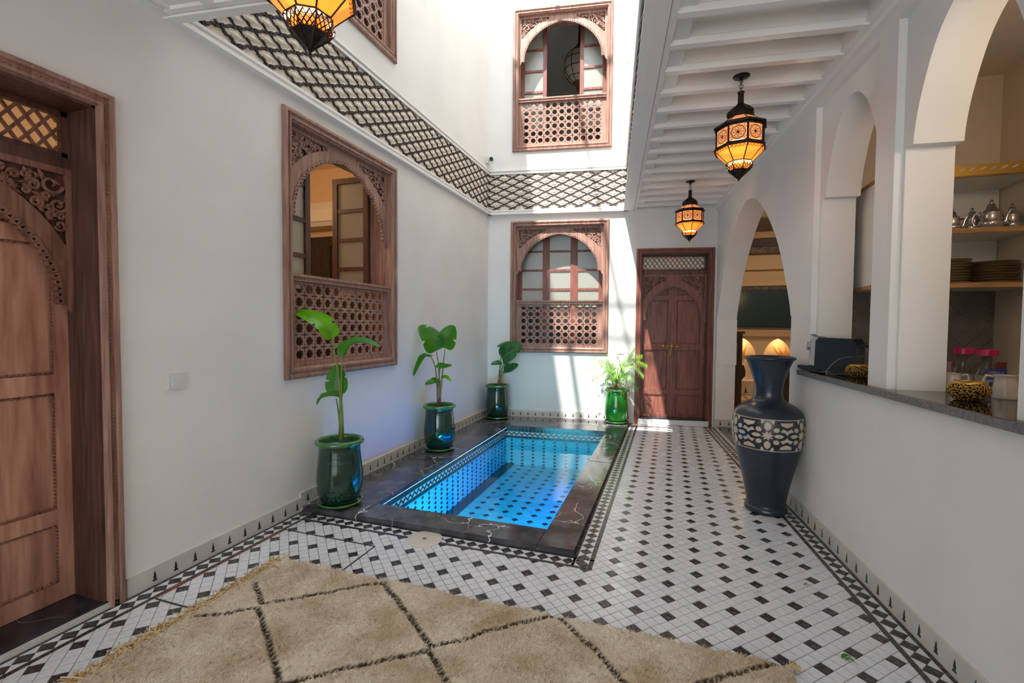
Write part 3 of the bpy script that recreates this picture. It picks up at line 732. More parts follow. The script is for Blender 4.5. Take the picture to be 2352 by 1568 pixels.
def lattice_mesh(w, h, nx, nz, t=.014):
    """pierced screen of eight-pointed stars and crosses"""
    mb = MB(); px, pz = w / nx, h / nz
    def cross(cx, cz):
        a, b = .031, .0045; c = [(a, b), (b, b), (b, a), (-b, a), (-b, b), (-a, b), (-a, -b), (-b, -b), (-b, -a), (b, -a), (b, -b), (a, -b)]
        return [(cx + x * px / .0965, cz + z * pz / .0965) for x, z in c]
    st = star8(0, 0, .0385, .0295, 8, 0); st = [(x * px / .0965, z * pz / .0965) for x, z in st]
    # interior tile between four star centres: a cross in the middle, quarter stars at the corners
    def quarter():
        c = []
        hx, hz = px / 2, pz / 2
        for sx, sz, k0 in ((-1, -1, 0), (1, -1, 4), (1, 1, 8), (-1, 1, 12)):
            q = [st[(k0 + k) % 16] for k in range(5)]
            q = [(sx * hx + x, sz * hz + z) for x, z in q]
            c += list(reversed(q))
        return c
    loop = quarter(); hole = cross(0, 0)
    proto = MB().plate(loop, [hole], YZ, 0, t)
    for i in range(nx - 1):
        for j in range(nz - 1):
            cx, cz = (i + 1) * px, (j + 1) * pz
            mb.add([(v[0] + cx, v[1], v[2] + cz) for v in proto.v], proto.f)
    # half tiles along the four edges and quarter tiles in the corners
    def put(pr, fx, fz):
        mb.add([(fx(v[0]), v[1], fz(v[2])) for v in pr.v], pr.f)
    lowl = [(px / 2 + x, -pz / 2 + z) for x, z in st[8:3:-1]]; upl = [(px / 2 + x, pz / 2 + z) for x, z in st[12:7:-1]]
    side_t = MB().plate([(0, -pz / 2)] + lowl + upl + [(0, pz / 2)], [[(.006, .0045), (.006, -.0045), (.026, -.0045), (.026, .0045)]], YZ, 0, t)
    lq = [(-px / 2 + x, pz / 2 + z) for x, z in st[12:16] + st[0:1]]; rq = [(px / 2 + x, pz / 2 + z) for x, z in st[8:13]]
    bot_t = MB().plate([(-px / 2, 0)] + lq + rq + [(px / 2, 0)], [[(-.0045, .006), (.0045, .006), (.0045, .026), (-.0045, .026)]], YZ, 0, t)
    cor_t = MB().plate([(0, 0), (px / 2, 0)] + [(px / 2 + x, pz / 2 + z) for x, z in st[12:7:-1]] + [(0, pz / 2)], [], YZ, 0, t)
    for j in range(1, nz): put(side_t, lambda x: x, lambda z: z + j * pz); put(side_t, lambda x: w - x, lambda z: z + j * pz)
    for i in range(1, nx): put(bot_t, lambda x: x + i * px, lambda z: z); put(bot_t, lambda x: x + i * px, lambda z: h - z)
    for fx in (lambda x: x, lambda x: w - x):
        for fz in (lambda z: z, lambda z: h - z): put(cor_t, fx, fz)
    return mb
def spiral(mb, c, r, turns, a0, y, rad, flip=1, n=22):
    pts = []
    for k in range(n + 1):
        t = k / n; rr = r * (1 - .86 * t); an = a0 + flip * turns * 2 * PI * t; pts.append((c[0] + rr * math.cos(an), y, c[1] + rr * math.sin(an)))
    mb.tube(pts, [rad * (1.15 - .5 * k / n) for k in range(n + 1)], 5)
def leafbump(mb, c, ln, w, an, y, d):
    ca, sa = math.cos(an), math.sin(an); P = lambda a, b, e: (c[0] + a * ca - b * sa, y - e, c[1] + a * sa + b * ca)
    mb.add([P(-ln, 0, 0), P(0, w, 0), P(ln, 0, 0), P(0, -w, 0), P(-ln * .2, 0, d)], [(0, 1, 4), (1, 2, 4), (2, 3, 4), (3, 0, 4)])
def spandrel_carving(tri, y, seed, n=9):
    """scrolls and leaves filling a spandrel whose outline is the polygon tri"""
    rnd = random.Random(seed); mb = MB(); xs = [p[0] for p in tri]; zs = [p[1] for p in tri]
    def inside(x, z, mrg=0):
        c = False; k = len(tri)
        for i in range(k):
            a, b = tri[i], tri[(i + 1) % k]
            if (a[1] > z) != (b[1] > z) and x < (b[0] - a[0]) * (z - a[1]) / (b[1] - a[1]) + a[0]: c = not c
        return c
    placed = []; tries = 0
    while len(placed) < n * 3 and tries < 900:
        tries += 1; x, z = rnd.uniform(min(xs), max(xs)), rnd.uniform(min(zs), max(zs)); r = rnd.choice((.045, .034, .026, .018))
        if not all(inside(x + r * .8 * math.cos(q), z + r * .8 * math.sin(q)) for q in (0, 1.05, 2.1, 3.14, 4.2, 5.2)): continue
        if any(math.hypot(x - a, z - b) < (r + c) * .82 for a, b, c in placed): continue
        placed.append((x, z, r)); spiral(mb, (x, z), r * .95, rnd.uniform(1.1, 1.6), rnd.uniform(0, 6.3), y, .0075, rnd.choice((1, -1)))
        leafbump(mb, (x + r * .3, z + r * .3), r * .5, r * .25, rnd.uniform(0, 6.3), y - .003, .008)
    for _ in range(260):
        x, z = rnd.uniform(min(xs), max(xs)), rnd.uniform(min(zs), max(zs))
        if inside(x, z) and inside(x + .012, z) and inside(x - .012, z) and inside(x, z + .012) and inside(x, z - .012) and all(math.hypot(x - a, z - b) > c * .95 for a, b, c in placed):
            leafbump(mb, (x, z), rnd.uniform(.014, .026), .008, rnd.uniform(0, 6.3), y, .011)
    k = len(tri)
    mb.tube([(p[0], y, p[1]) for p in tri], .004, 5, closed=True)
    return mb
def arch_curve(a, z0, hh, n=28, point=.10):
    """slightly pointed arch from the right foot to the left foot"""
    out = []
    for k in range(n + 1):
        th = PI * k / n; x = a * math.cos(th); z = z0 + hh * ((1 - point) * math.sin(th) + point * (1 - abs(x) / a))
        out.append((x, z))
    return out
def scallops(curve, r, y0, y1, inward=.4):
    """pierced lace of small rings and spikes that edges an arch"""
    mb = MB(); pts = [Vector(p) for p in curve]; L_ = [0]
    for a, b in zip(pts, pts[1:]): L_.append(L_[-1] + (b - a).length)
    n = int(L_[-1] / (r * 1.75)); n += n % 2
    for k in range(n + 1):
        s = L_[-1] * k / n; i = max(0, min(len(pts) - 2, next((q for q in range(len(L_) - 1) if L_[q + 1] >= s), len(pts) - 2)))
        t = (s - L_[i]) / max(1e-6, L_[i + 1] - L_[i]); p = pts[i].lerp(pts[i + 1], t); tg = (pts[i + 1] - pts[i]).normalized(); nn = Vector((tg.y, -tg.x))  # outward
        if nn.dot(p - Vector((0, pts[0].y))) < 0: nn = -nn
        c = p + nn * r * .9
        loop = [(c.x + r * math.cos(q * PI / 6), c.y + r * math.sin(q * PI / 6)) for q in range(12)]
        hole = [(c.x + nn.x * a + tg.x * b, c.y + nn.y * a + tg.y * b) for a, b in ((-.45 * r, -.5 * r), (-.45 * r, .5 * r), (.55 * r, 0))]
        mb.plate(loop, [hole], YZ, y0, y1)
    return mb
INS = .075
def make_window(idx, loc, rz, H, label, sash, seed):
    W = WINW; wn_ = empty('window_%d' % idx, loc, rz, label, None, None, 'structure')
    fr = MB(); ring(fr, W, H, [(0, 0), (0, -.022), (.012, -.030), (.026, -.030), (.030, -.020), (.048, -.020), (.052, -.026), (.062, -.026), (.066, -.012), (INS, -.004), (INS, .31)])
    fo = fr.build('frame', 'wood_frame', wn_, fix=False)
    hw, t_, b_ = W / 2, H, 0
    rope([(-hw + .039, .039), (hw - .039, .039), (hw - .039, H - .039), (-hw + .039, H - .039), (-hw + .039, .039)], .016, .008, -.019).build('rope_moulding', 'wood_mid', fo)
    ix = hw - INS; top = H - INS
    # arch board
    zs = H - .66; a = .545; apex = top - .075
    cv = arch_curve(a, zs, apex - zs, 32)
    outer = [(ix, top)] + [(ix, zs - .075), (ix - .022, zs - .045), (a + .012, zs - .015)] + cv + [(-a - .012, zs - .015), (-ix + .022, zs - .045), (-ix, zs - .075), (-ix, top)]
    arch_o = arch_curve(a + .10, zs + .02, apex - zs + .035, 32)
    def tri(sgn):
        p = [(x, z) for x, z in arch_o if .16 < x < ix - .028 and z < top - .03]
        lp = [(ix - .028, top - .03)] + [(ix - .028, p[0][1])] + p + [(p[-1][0], top - .03)]
        return [(sgn * x, z) for x, z in lp]
    ab = MB().plate(outer, [tri(1), tri(-1)], YZ, .035, .062).build('arch_board', 'wood_frame', wn_)
    for sg in (1, -1): MB().plate([(x + sg * .006, z + .006) for x, z in tri(sg)], [], YZ, .056, .066).build('carving_ground', 'wood_dark', ab)
    spandrel_carving(tri(1), .044, seed).build('carving', 'wood_frame', ab, 60); spandrel_carving(tri(-1), .044, seed + 1).build('carving', 'wood_frame', ab, 60)
    scallops(arch_curve(a - .028, zs + .0, apex - zs - .026, 60), .0175, .030, .058).build('scalloped_edge', 'wood_frame', ab)
    # rail and lattice
    zr = .70
    MB().box(-ix, .0, zr, ix, .07, zr + .018).box(-ix, .012, zr - .022, ix, .065, zr).box(-ix, .004, zr - .030, ix, .06, zr - .022).build('rail', 'wood_frame', wn_)
    lw, lh = 1.062, zr - .03 - INS - .04
    MB().box(-ix, .03, INS, -lw / 2, .062, zr - .03).box(lw / 2, .03, INS, ix, .062, zr - .03).box(-lw / 2, .03, INS, lw / 2, .062, INS + .035).build('lattice_frame', 'wood_frame', wn_)
    lo = lattice_mesh(lw, lh, 11, 6).build('lattice_screen', 'wood_frame', wn_); lo.location = (-lw / 2, .036, INS + .037)
    # sashes
    sash(wn_, ix, INS, top)
    return wn_
def sash_panel(parent, w, h, cols, rows, loc, rz, st=.05, bar=.028, m='wood_dark', sol=.56):
    """a glazed sash with its own panes; origin at the lower hinge corner"""
    s = MB(); s.box(0, 0, 0, st, .04, h).box(w - st, 0, 0, w, .04, h).box(st, 0, 0, w - st, .04, st).box(st, 0, h - st, w - st, .04, h)
    iw, ih = (w - 2 * st - (cols - 1) * bar) / cols, (h - st - sol - (rows - 1) * bar) / rows
    lowp = MB().box(st - .004, .006, st - .004, w - st + .004, .03, sol + .002)
    for c in range(1, cols): x = st + c * iw + (c - 1) * bar; s.box(x, .002, st, x + bar, .038, h - st)
    for r in range(1, rows): z = sol + r * ih + (r - 1) * bar; s.box(st, .004, z, w - st, .036, z + bar)
    so = s.build('sash', m, parent); so.location = loc; so.rotation_euler = (0, 0, rz); lowp.build('lower_panel', 'wood_brown_dark', so)
    pm = MB().box(0, 0, 0, iw + .012, .004, ih + .012).mesh('pane', 'frosted_glass')
    for c in range(cols):
        for r in range(rows): link('pane', pm, so, (st + c * (iw + bar) - .006, .018, sol + r * (ih + bar) - .006))
    return so
def sash_lower_back(w, ix, z0, top):
    h = top - z0; tw = 2 * ix / 3
    sash_panel(w, tw, h, 1, 4, (-ix, .25, z0), 0, .05, .03, 'wood_red'); sash_panel(w, tw, h, 1, 4, (-ix + tw, .25, z0), 0, .05, .03, 'wood_red'); sash_panel(w, tw, h, 1, 4, (-ix + 2 * tw, .25, z0), 0, .05, .03, 'wood_red')
def sash_upper_back(w, ix, z0, top):
    h = top - z0
    sash_panel(w, .36, h, 1, 4, (-ix, .25, z0), 0, .05, .03, 'wood_red'); sash_panel(w, .36, h, 1, 4, (ix - .36, .25, z0), 0, .05, .03, 'wood_red')
def sash_left(w, ix, z0, top):
    h = top - z0
    sash_panel(w, .40, h, 1, 4, (-ix, .20, z0), 0, .05, .032); sash_panel(w, .385, h, 1, 4, (ix - .005, .215, z0), R(91), .05, .034)
def sash_shut(w, ix, z0, top): sash_panel(w, 2 * ix, top - z0, 3, 4, (-ix, .25, z0), 0, .05, .04)
LWC = 3.0975; BWC = .985
make_window(1, (O_L.x, LWC, .93), A_L, WINH, 'carved wooden window with open sash above lattice, behind the potted plants', sash_left, 11)
make_window(2, (O_L.x, LWC, 3.675), A_L, WINHU, 'upper carved window with lattice, above the stucco frieze beside the pointed lantern', sash_shut, 21)
bp3 = lambda u, z: (O_B.x + u * math.cos(A_B), O_B.y + u * math.sin(A_B), z)
make_window(3, bp3(BWC, .93), A_B, WINH, 'carved wooden window with shut sashes beside the double door', sash_lower_back, 31)
make_window(4, bp3(BWC + .015, 3.672), A_B, WINHU, 'carved upper window with sashes half open and white globe lantern inside', sash_upper_back, 41)

# ================================================================ DOORS
def make_door(idx, loc, rz, depth, label, m_frame, m_leaf, seed, backing):
    W, H = .98, 2.325; d = empty('door_%d' % idx, loc, rz, label, None, None, 'structure')
    fr = MB(); uring(fr, W, H, [(0, 0), (0, -.020), (.012, -.028), (.022, -.028), (.026, -.016), (.046, -.016), (.050, -.026), (.060, -.026), (.064, -.008), (.066, .0), (.066, depth + .06)])
    fo = fr.build('frame', m_frame, d, fix=False); hw = W / 2
    rope([(-hw + .036, 0), (-hw + .036, H - .036), (hw - .036, H - .036), (hw - .036, 0)], .018, .010, -.014).build('rope_moulding', m_frame, fo)
    ix = hw - .066; top = H - .066; y0 = depth
    # dark jamb lining
    MB().box(-ix, .002, .03, -ix + .012, y0, top).box(ix - .012, .002, .03, ix, y0, top).box(-ix, .002, top - .012, ix, y0, top).build('jamb_lining', 'wood_dark', d)
    # transom: lattice of crossing wavy slats in front of a pale pane
    tz0, tz1 = 2.045, top - .012
    tr = MB(); tr.box(-ix, y0 - .045, tz0 - .055, ix, y0 + .02, tz0 - .005).box(-ix, y0 - .03, tz0 - .005, ix, y0 + .01, tz0 + .02).box(-ix, y0 - .03, tz1 - .022, ix, y0 + .01, tz1).box(-ix, y0 - .03, tz0, -ix + .035, y0 + .01, tz1).box(ix - .035, y0 - .03, tz0, ix, y0 + .01, tz1)
    to = tr.build('transom', 'wood_dark', d)
    gx0, gx1, gz0, gz1 = -ix + .035, ix - .035, tz0 + .02, tz1 - .022; px_, hz = .058, .040
    for k in range(-4, int((gx1 - gx0) / px_) + 5):
        for sg in (1, -1):
            x0 = gx0 + k * px_; sl = px_ / 2 / hz; pts = []
            for q in range(13):
                z = gz0 + (gz1 - gz0) * q / 12; x = x0 + sg * (z - gz0) * sl
                if gx0 <= x <= gx1: pts.append((x, y0 - .012 - (.003 if sg > 0 else 0), z))
            if len(pts) > 1: MB().bar(pts[0], pts[-1], .011, .013, (0, 1, 0)).build('lattice_slat', 'wood_mid', to)
    MB().box(-ix, y0 + .0, tz0, ix, y0 + .004, tz1).build('backing_pane', backing, to)
    # arch board
    at = tz0 - .055; zs = 1.40; a = ix - .055; apex = at - .14
    cv = arch_curve(a, zs, apex - zs, 30, .16)
    outer = [(ix, at), (ix, zs - .065), (ix - .03, zs - .03), (a + .006, zs - .012)] + cv + [(-a - .006, zs - .012), (-ix + .03, zs - .03), (-ix, zs - .065), (-ix, at)]
    arch_o = arch_curve(a + .06, zs + .06, apex - zs + .03, 40, .16)
    def tri(sgn):
        p = [(x, z) for x, z in arch_o if .10 < x < ix - .03 and z < at - .025]
        return [(sgn * x, z) for x, z in [(ix - .03, at - .025), (ix - .03, p[0][1])] + p + [(p[-1][0], at - .025)]]
    ab = MB().plate(outer, [tri(1), tri(-1)], YZ, y0 - .05, y0 - .022).build('arch_board', 'wood_mid' if idx == 1 else m_frame, d)
    for sg in (1, -1): MB().plate([(x + sg * .006, z + .006) for x, z in tri(sg)], [], YZ, y0 - .028, y0 - .018).build('carving_ground', 'wood_dark', ab)
    spandrel_carving(tri(1), y0 - .042, seed).build('carving', 'wood_mid', ab, 60); spandrel_carving(tri(-1), y0 - .042, seed + 1).build('carving', 'wood_mid', ab, 60)
    scallops(arch_curve(a - .022, zs, apex - zs - .022, 60, .16), .0155, y0 - .056, y0 - .026).build('scalloped_edge', 'wood_mid', ab)
    # two leaves with sunk panels and roped mouldings
    rows = ((.115, .385), (.455, .985), (1.070, 1.650), (1.720, 1.93))
    for s in (-1, 1):
        x0, x1 = (-ix + .012, -.002) if s < 0 else (.002, ix - .012)
        lf = MB(); lf.box(x0, y0, .032, x0 + .055, y0 + .045, at + .02).box(x1 - .055, y0, .032, x1, y0 + .045, at + .02)
        zz = .032
        for z0, z1 in rows: lf.box(x0 + .055, y0, zz, x1 - .055, y0 + .045, z0); zz = z1
        lf.box(x0 + .055, y0, zz, x1 - .055, y0 + .045, at + .02)
        lo = lf.build('leaf', m_leaf, d)
        for z0, z1 in rows:
            MB().box(x0 + .050, y0 + .014, z0 - .005, x1 - .050, y0 + .030, z1 + .005).build('sunk_panel', m_leaf, lo)
            p0, p1 = x0 + .062, x1 - .062
            rope([(p0, z0 + .007), (p1, z0 + .007), (p1, z1 - .007), (p0, z1 - .007), (p0, z0 + .007)], .017, .008, y0 + .006).build('panel_moulding', 'wood_mid', lo)
    MB().box(-.018, y0 - .012, .05, .018, y0 + .002, at).build('meeting_stile', m_leaf, d)
    return d
make_door(1, (O_L.x, (DL0 + DL1) / 2, 0.0), A_L, .205, 'dark carved wooden door with transom lattice beside the light switch', 'wood_frame', 'wood_panel', 51, 'amber_dim')  # transom pane is given a faint amber glow in its material
dB = make_door(2, bp3((DB0 + DB1) / 2, .0), A_B, .13, 'reddish carved double door with brass bolt beside the potted palm', 'wood_red', 'wood_red', 61, 'frosted_glass')
# brass bolt of the double door
bl = MB(); yb = .112
bl.tube([(-.135, yb, 1.043), (.105, yb, 1.035)], .009, 10).ball((-.11, yb - .004, 1.043), (.018, .012, .024)).ball((.0, yb - .006, 1.043), (.018, .012, .026)).ball((.07, yb - .004, 1.038), (.014, .01, .02)).ball((-.14, yb, 1.043), .012)
bo = bl.build('bolt', 'brass', dB, 40)
MB().tube([(-.005, yb - .014, 1.03), (-.012, yb - .020, .985), (-.022, yb - .018, .93)], [.008, .009, .011], 8).ball((-.022, yb - .018, .925), (.014, .011, .017)).build('knocker', 'brass', bo, 40)
# thresholds
shell('floor_sill', mb=MB().prism([(-2.66, DL0 + .05), (-2.415, DL0 + .05), (-2.415, DL1 - .06), (-2.66, DL1 - .06)], -.02, .030), mats='marble_blue')
shell('trim_8', mb=MB().prism([(-2.418, DL0), (-2.404, DL0), (-2.404, DL1 - .01), (-2.418, DL1 - .01)], -.01, .024), mats='board_white')
mb = MB().box(DB0 + .06, -.03, .0, DB1 - .06, .2, .085); shell('floor_sill_back', O_B, A_B, mb, 'marble_blue')
st = shell('trim_9', O_B, A_B, MB().box(DB0 + .045, -.042, .0, DB1 - .045, -.030, .072), 'board_white')
tm = MB().box(0, 0, 0, .062, .008, .064).mesh('riser_tile', 'tile_white')
for k in range(14): link('riser_tile', tm, st, (DB0 + .05 + k * .0635, -.049, .003))

# ================================================================ LANTERNS
def make_lantern(loc, label, lit=True):
    """octagonal hanging lantern; origin at its tip, hung .616 m below the ceiling"""
    t = empty('hanging_lantern', loc, R(11), label, 'lantern', 'pierced metal lanterns')
    N = 8
    def P(r, z, k): an = 2 * PI * k / N; return Vector((r * math.cos(an), r * math.sin(an), z))
    def panes(r0, z0, r1, z1, name, m, inset=.10):
        for k in range(N):
            a, b, c, d = P(r0, z0, k), P(r0, z0, k + 1), P(r1, z1, k + 1), P(r1, z1, k); ce = (a + b + c + d) / 4
            q = [p + (ce - p) * inset for p in (a, b, c, d)]; n = (q[1] - q[0]).cross(q[3] - q[0]).normalized() * .0015
            MB().add([p - n for p in q] + [p + n for p in q], [(0, 3, 2, 1), (4, 5, 6, 7), (0, 1, 5, 4), (1, 2, 6, 5), (2, 3, 7, 6), (3, 0, 4, 7)]).build(name, m, t)
    def edges(mb, r0, z0, r1, z1, rad=.0035):
        for k in range(N): mb.tube([P(r0, z0, k), P(r1, z1, k)], rad, 5)
    def hoop(mb, r, z, rad=.005): mb.tube([P(r, z, k) for k in range(N)], rad, 5, closed=True)
    fr = MB(); edges(fr, .070, .100, .143, .176); edges(fr, .136, .176, .136, .306, .0055); edges(fr, .140, .310, .066, .364)
    for r, z, q in ((.071, .100, .004), (.145, .176, .0075), (.138, .190, .005), (.138, .292, .005), (.146, .308, .0085), (.066, .364, .006)): hoop(fr, r, z, q)
    for k in range(N):   # flat bands above and below the pierced panels
        for r, za, zb in ((.137, .176, .196), (.137, .288, .308)):
            fr.add([P(r, za, k), P(r, za, k + 1), P(r, zb, k + 1), P(r, zb, k)], [(0, 1, 2, 3)])
    fr.build('frame', 'lantern_metal', t, 40, fix=False)
    lo = 'amber_lit' if lit else 'amber_dim'
    panes(.070, .100, .143, .176, 'lower_pane', lo, .04)
    panes(.1335, .196, .1335, .290, 'body_pane', 'amber_dim', .03)
    panes(.138, .312, .068, .362, 'upper_pane', 'amber_dim', .06)
    # pierced rosettes and lace hems
    for k in range(N):
        a, b = P(.1365, .242, k), P(.1365, .242, k + 1); c = (a + b) / 2; u = (b - a).normalized(); w = Vector((0, 0, 1)); ro = MB()
        def annulus(cu, cz, r0, r1, n=10):
            vs = []
            for q in range(n):
                an = 2 * PI * q / n; e_ = u * math.cos(an) + w * math.sin(an); vs += [c + u * cu + w * cz + e_ * r0, c + u * cu + w * cz + e_ * r1]
            ro.add(vs, [(2 * q, 2 * q + 1, (2 * q + 3) % (2 * n), (2 * q + 2) % (2 * n)) for q in range(n)])
        for q in range(8): an = q * PI / 4; annulus(.019 * math.cos(an), .019 * math.sin(an), .0165, .0192)
        annulus(0, 0, .038, .0415, 14); annulus(0, 0, .0055, .008, 8)
        for cu, cz in ((.042, .036), (-.042, .036), (.042, -.036), (-.042, -.036)): annulus(cu, cz, .009, .0118, 8)
        for sx in (-1, 1): ro.add([c + u * sx * .046 - w * .046, c + u * sx * .053 - w * .046, c + u * sx * .053 + w * .046, c + u * sx * .046 + w * .046], [(0, 1, 2, 3)])
        ro.build('pierced_panel', 'lantern_metal', t, fix=False)
        he = MB(); a2, b2 = P(.1445, .174, k), P(.1445, .174, k + 1); dn = (P(.0715, .100, k) - P(.1445, .176, k)).normalized()
        for q in range(5):
            c2 = a2.lerp(b2, (q + .5) / 5) + dn * .010 - Vector((0, 0, .001)); u2 = (b2 - a2).normalized(); vs = []
            for z_ in range(8): an = PI * 2 * z_ / 8; e_ = u2 * math.cos(an) + dn * math.sin(an); vs += [c2 + e_ * .007, c2 + e_ * .0105]
            he.add(vs, [(2 * z_, 2 * z_ + 1, (2 * z_ + 3) % 16, (2 * z_ + 2) % 16) for z_ in range(8)])
        he.build('lace_hem', 'lantern_metal', t, fix=False)
    # dome, stem, cup, tip
    dm_ = MB()
    prof = [(.066, .364), (.078, .378), (.076, .398), (.055, .420), (.030, .440), (.018, .455), (.017, .515)]
    for k in range(N):
        for (r0, z0), (r1, z1) in zip(prof, prof[1:]): dm_.add([P(r0, z0, k), P(r0, z0, k + 1), P(r1, z1, k + 1), P(r1, z1, k)], [(0, 1, 2, 3)])
        dm_.tube([P(r, z, k) for r, z in prof[:5]], .003, 4)
    dm_.ball((0, 0, .520), (.022, .022, .008), 8, 4).build('dome', 'lantern_metal', t, 50)
    cp = MB(); prof = [(.071, .100), (.078, .090), (.076, .075), (.058, .052), (.032, .028), (.012, .010), (.004, .0)]
    for k in range(N):
        cp.tube([P(r, z, k) for r, z in prof], .003, 4)
        for (r0, z0), (r1, z1) in list(zip(prof, prof[1:]))[3:]: cp.add([P(r0, z0, k), P(r0, z0, k + 1), P(r1, z1, k + 1), P(r1, z1, k)], [(0, 1, 2, 3)])
        for (r0, z0, r1, z1) in ((.077, .092, .068, .066), (.068, .066, .055, .049)):   # criss-cross piercing
            for s0 in (0, .33, .66):
                cp.tube([P(r0, z0, k).lerp(P(r0, z0, k + 1), s0), P(r1, z1, k).lerp(P(r1, z1, k + 1), s0 + .34)], .0022, 4); cp.tube([P(r0, z0, k).lerp(P(r0, z0, k + 1), s0 + .34), P(r1, z1, k).lerp(P(r1, z1, k + 1), s0)], .0022, 4)
    cp.ball((0, 0, -.004), (.005, .005, .008), 6, 4).ball((0, 0, .006), (.008, .008, .006), 6, 4)
    cp.build('cup', 'lantern_metal', t, 50)
    MB().lathe([(.060, .085), (.050, .060), (.028, .035)], 8, cap=True).build('cup_glass', lo, t)
    chn = MB()
    for k, z in enumerate((.537, .556, .575, .592)):
        chn.tube([(.011 * math.cos(q) if k % 2 else 0, 0 if k % 2 else .011 * math.cos(q), z + .014 * math.sin(q)) for q in [i * PI / 5 for i in range(10)]], .0018, 5, closed=True)
    chn.build('chain', 'lantern_metal', t, True)
    MB().lathe([(.006, .590), (.010, .600), (.020, .606), (.046, .610), (.050, .616)], 10).build('ceiling_rose', 'lantern_metal', t, True)
    pl = point_light('lantern_bulb', Vector(loc) + Vector((0, 0, .135)), 13.0, (1.0, .84, .62), .03)
    return t
make_lantern((.382, 3.163, 2.204), 'pierced metal lantern glowing amber, hung before the small arched hatch')
make_lantern((.176, 5.259, 2.203), 'pierced metal lantern glowing amber, hung in front of the double door')
make_lantern((-1.114, 1.241, 2.184), 'large pierced metal lantern glowing amber, hung under the near gallery ceiling')
# globe lantern inside the upper back room
c = near(1330, 152, (-1.4, 7.5, 4.8)); gl = empty('globe_lantern', (c.x, c.y, 0), 0, 'white ribbed globe lantern seen through the half-open upper window', 'lantern')
r_ = .24
MB().lathe([(r_ * math.sin(PI * k / 14) + .004, c.z - r_ * 1.15 * math.cos(PI * k / 14)) for k in range(1, 14)], 20).build('glass_globe', 'porcelain', gl, True)
rb = MB()
for k in range(10): rb.tube([((r_ * math.sin(PI * q / 12) + .006) * math.cos(k * PI / 5), (r_ * math.sin(PI * q / 12) + .006) * math.sin(k * PI / 5), c.z - r_ * 1.15 * math.cos(PI * q / 12)) for q in range(13)], .005, 4)
for q in (3, 5, 7, 9): rb.tube([((r_ * math.sin(PI * q / 12) + .006) * math.cos(k * PI / 10), (r_ * math.sin(PI * q / 12) + .006) * math.sin(k * PI / 10), c.z - r_ * 1.15 * math.cos(PI * q / 12)) for k in range(20)], .005, 4, closed=True)
rb.build('ribs', 'lantern_metal', gl)
MB().lathe([(.02, c.z - r_ * 1.6), (.05, c.z - r_ * 1.3), (.10, c.z - r_ * 1.05)], 10).build('lower_cap', 'wood_red', gl); MB().lathe([(.12, c.z + r_ * 1.0), (.06, c.z + r_ * 1.25), (.02, c.z + r_ * 1.5), (.012, 6.19)], 10).build('upper_cap', 'lantern_metal', gl)

# ================================================================ POTS AND PLANTS
def make_pot(loc, label, glaze, sc=1.0):
    p = empty('glazed_pot', loc, random.uniform(0, 6), label, 'pot', 'green glazed plant pots')
    prof = [(.095, 0), (.118, .012), (.134, .04), (.150, .09), (.157, .15), (.155, .22), (.147, .30), (.141, .36), (.140, .400), (.142, .415)]
    prof = [tuple(q) for q in spline(prof, 3)]
    MB().lathe([(r * sc, z * sc) for r, z in prof], 48, cap=True).build('body', glaze, p, 40)
    MB().lathe([(r * sc, z * sc) for r, z in [(.138, .412), (.152, .414), (.164, .422), (.167, .434), (.162, .446), (.150, .450), (.140, .446), (.136, .430), (.136, .36)]], 48, cap=False).build('rim', 'glaze_rim', p, True, fix=False)
    MB().lathe([(0.001, .405 * sc), (.07 * sc, .412 * sc), (.137 * sc, .402 * sc)], 24, cap=False).build('soil', 'soil', p, True, fix=False)
    return p
def make_saucer(loc, label):
    s = MB().lathe([(.10, 0), (.130, .003), (.150, .014), (.156, .024), (.150, .031), (.142, .028), (.135, .014), (.02, .012)], 40).build('saucer', 'glaze_rim', None, 40)
    s.location = loc; return tag(s, label, 'saucer', 'green glazed saucers')
def blade(parent, pts, wid, m, fold=.35, nrm=None, tears=(), n=26, tip=.85, ripple=.0, seed=0, name='leaf'):
    """broad leaf along a midrib"""
    rnd = random.Random(seed); mid = spline(pts, max(2, n // (len(pts) - 1))); k = len(mid); vs = []; fs = []; cols = 7
    for i, p in enumerate(mid):
        t = i / (k - 1); tg = (mid[min(i + 1, k - 1)] - mid[max(i - 1, 0)]).normalized()
        nr = Vector(nrm) if nrm is not None else -C_F * .8 + Vector((0, 0, .6))
        s = tg.cross(nr).normalized(); up = s.cross(tg).normalized()
        w = wid * (math.sin(PI * min(1, (t * .96 + .04) ** .75)) ** .62) * (1 - .15 * t)
        for c_ in range(cols):
            f = (c_ - 3) / 3; ww = w
            for t0, side, dep in tears:
                if side * f > 0 and abs(t - t0) < .03: ww = w * (1 - dep * (1 - abs(t - t0) / .03))
            a = fold * abs(f); lift = math.sin(fold) * abs(f) * ww + ripple * wid * math.sin(t * 21 + f * 2) * abs(f)
            vs.append(p + s * (f * ww * math.cos(fold * .6)) + up * lift)
    for i in range(k - 1):
        for c_ in range(cols - 1): a = i * cols + c_; fs.append((a, a + 1, a + cols + 1, a + cols))
    o = MB().add(vs, fs).build(name, m, parent, True, fix=False)
    rib = MB().tube([p + Vector((0, 0, -.002)) for p in mid], [wid * .045 * (1.05 - t / k) + .0008 for t in range(k)], 5).build('midrib', 'stem_green', o, True)
    return o
def stem(parent, pts, r0, r1, m='stem_green'):
    q = spline(pts, 6); MB().tube(q, [r0 + (r1 - r0) * i / (len(q) - 1) for i in range(len(q))], 7).build('stem', m, parent, True)
SAU = [onz(781, 1147, .06), onz(1009, 1026, .06), onz(1142, 956, .06), onz(1415, 966, .06)]
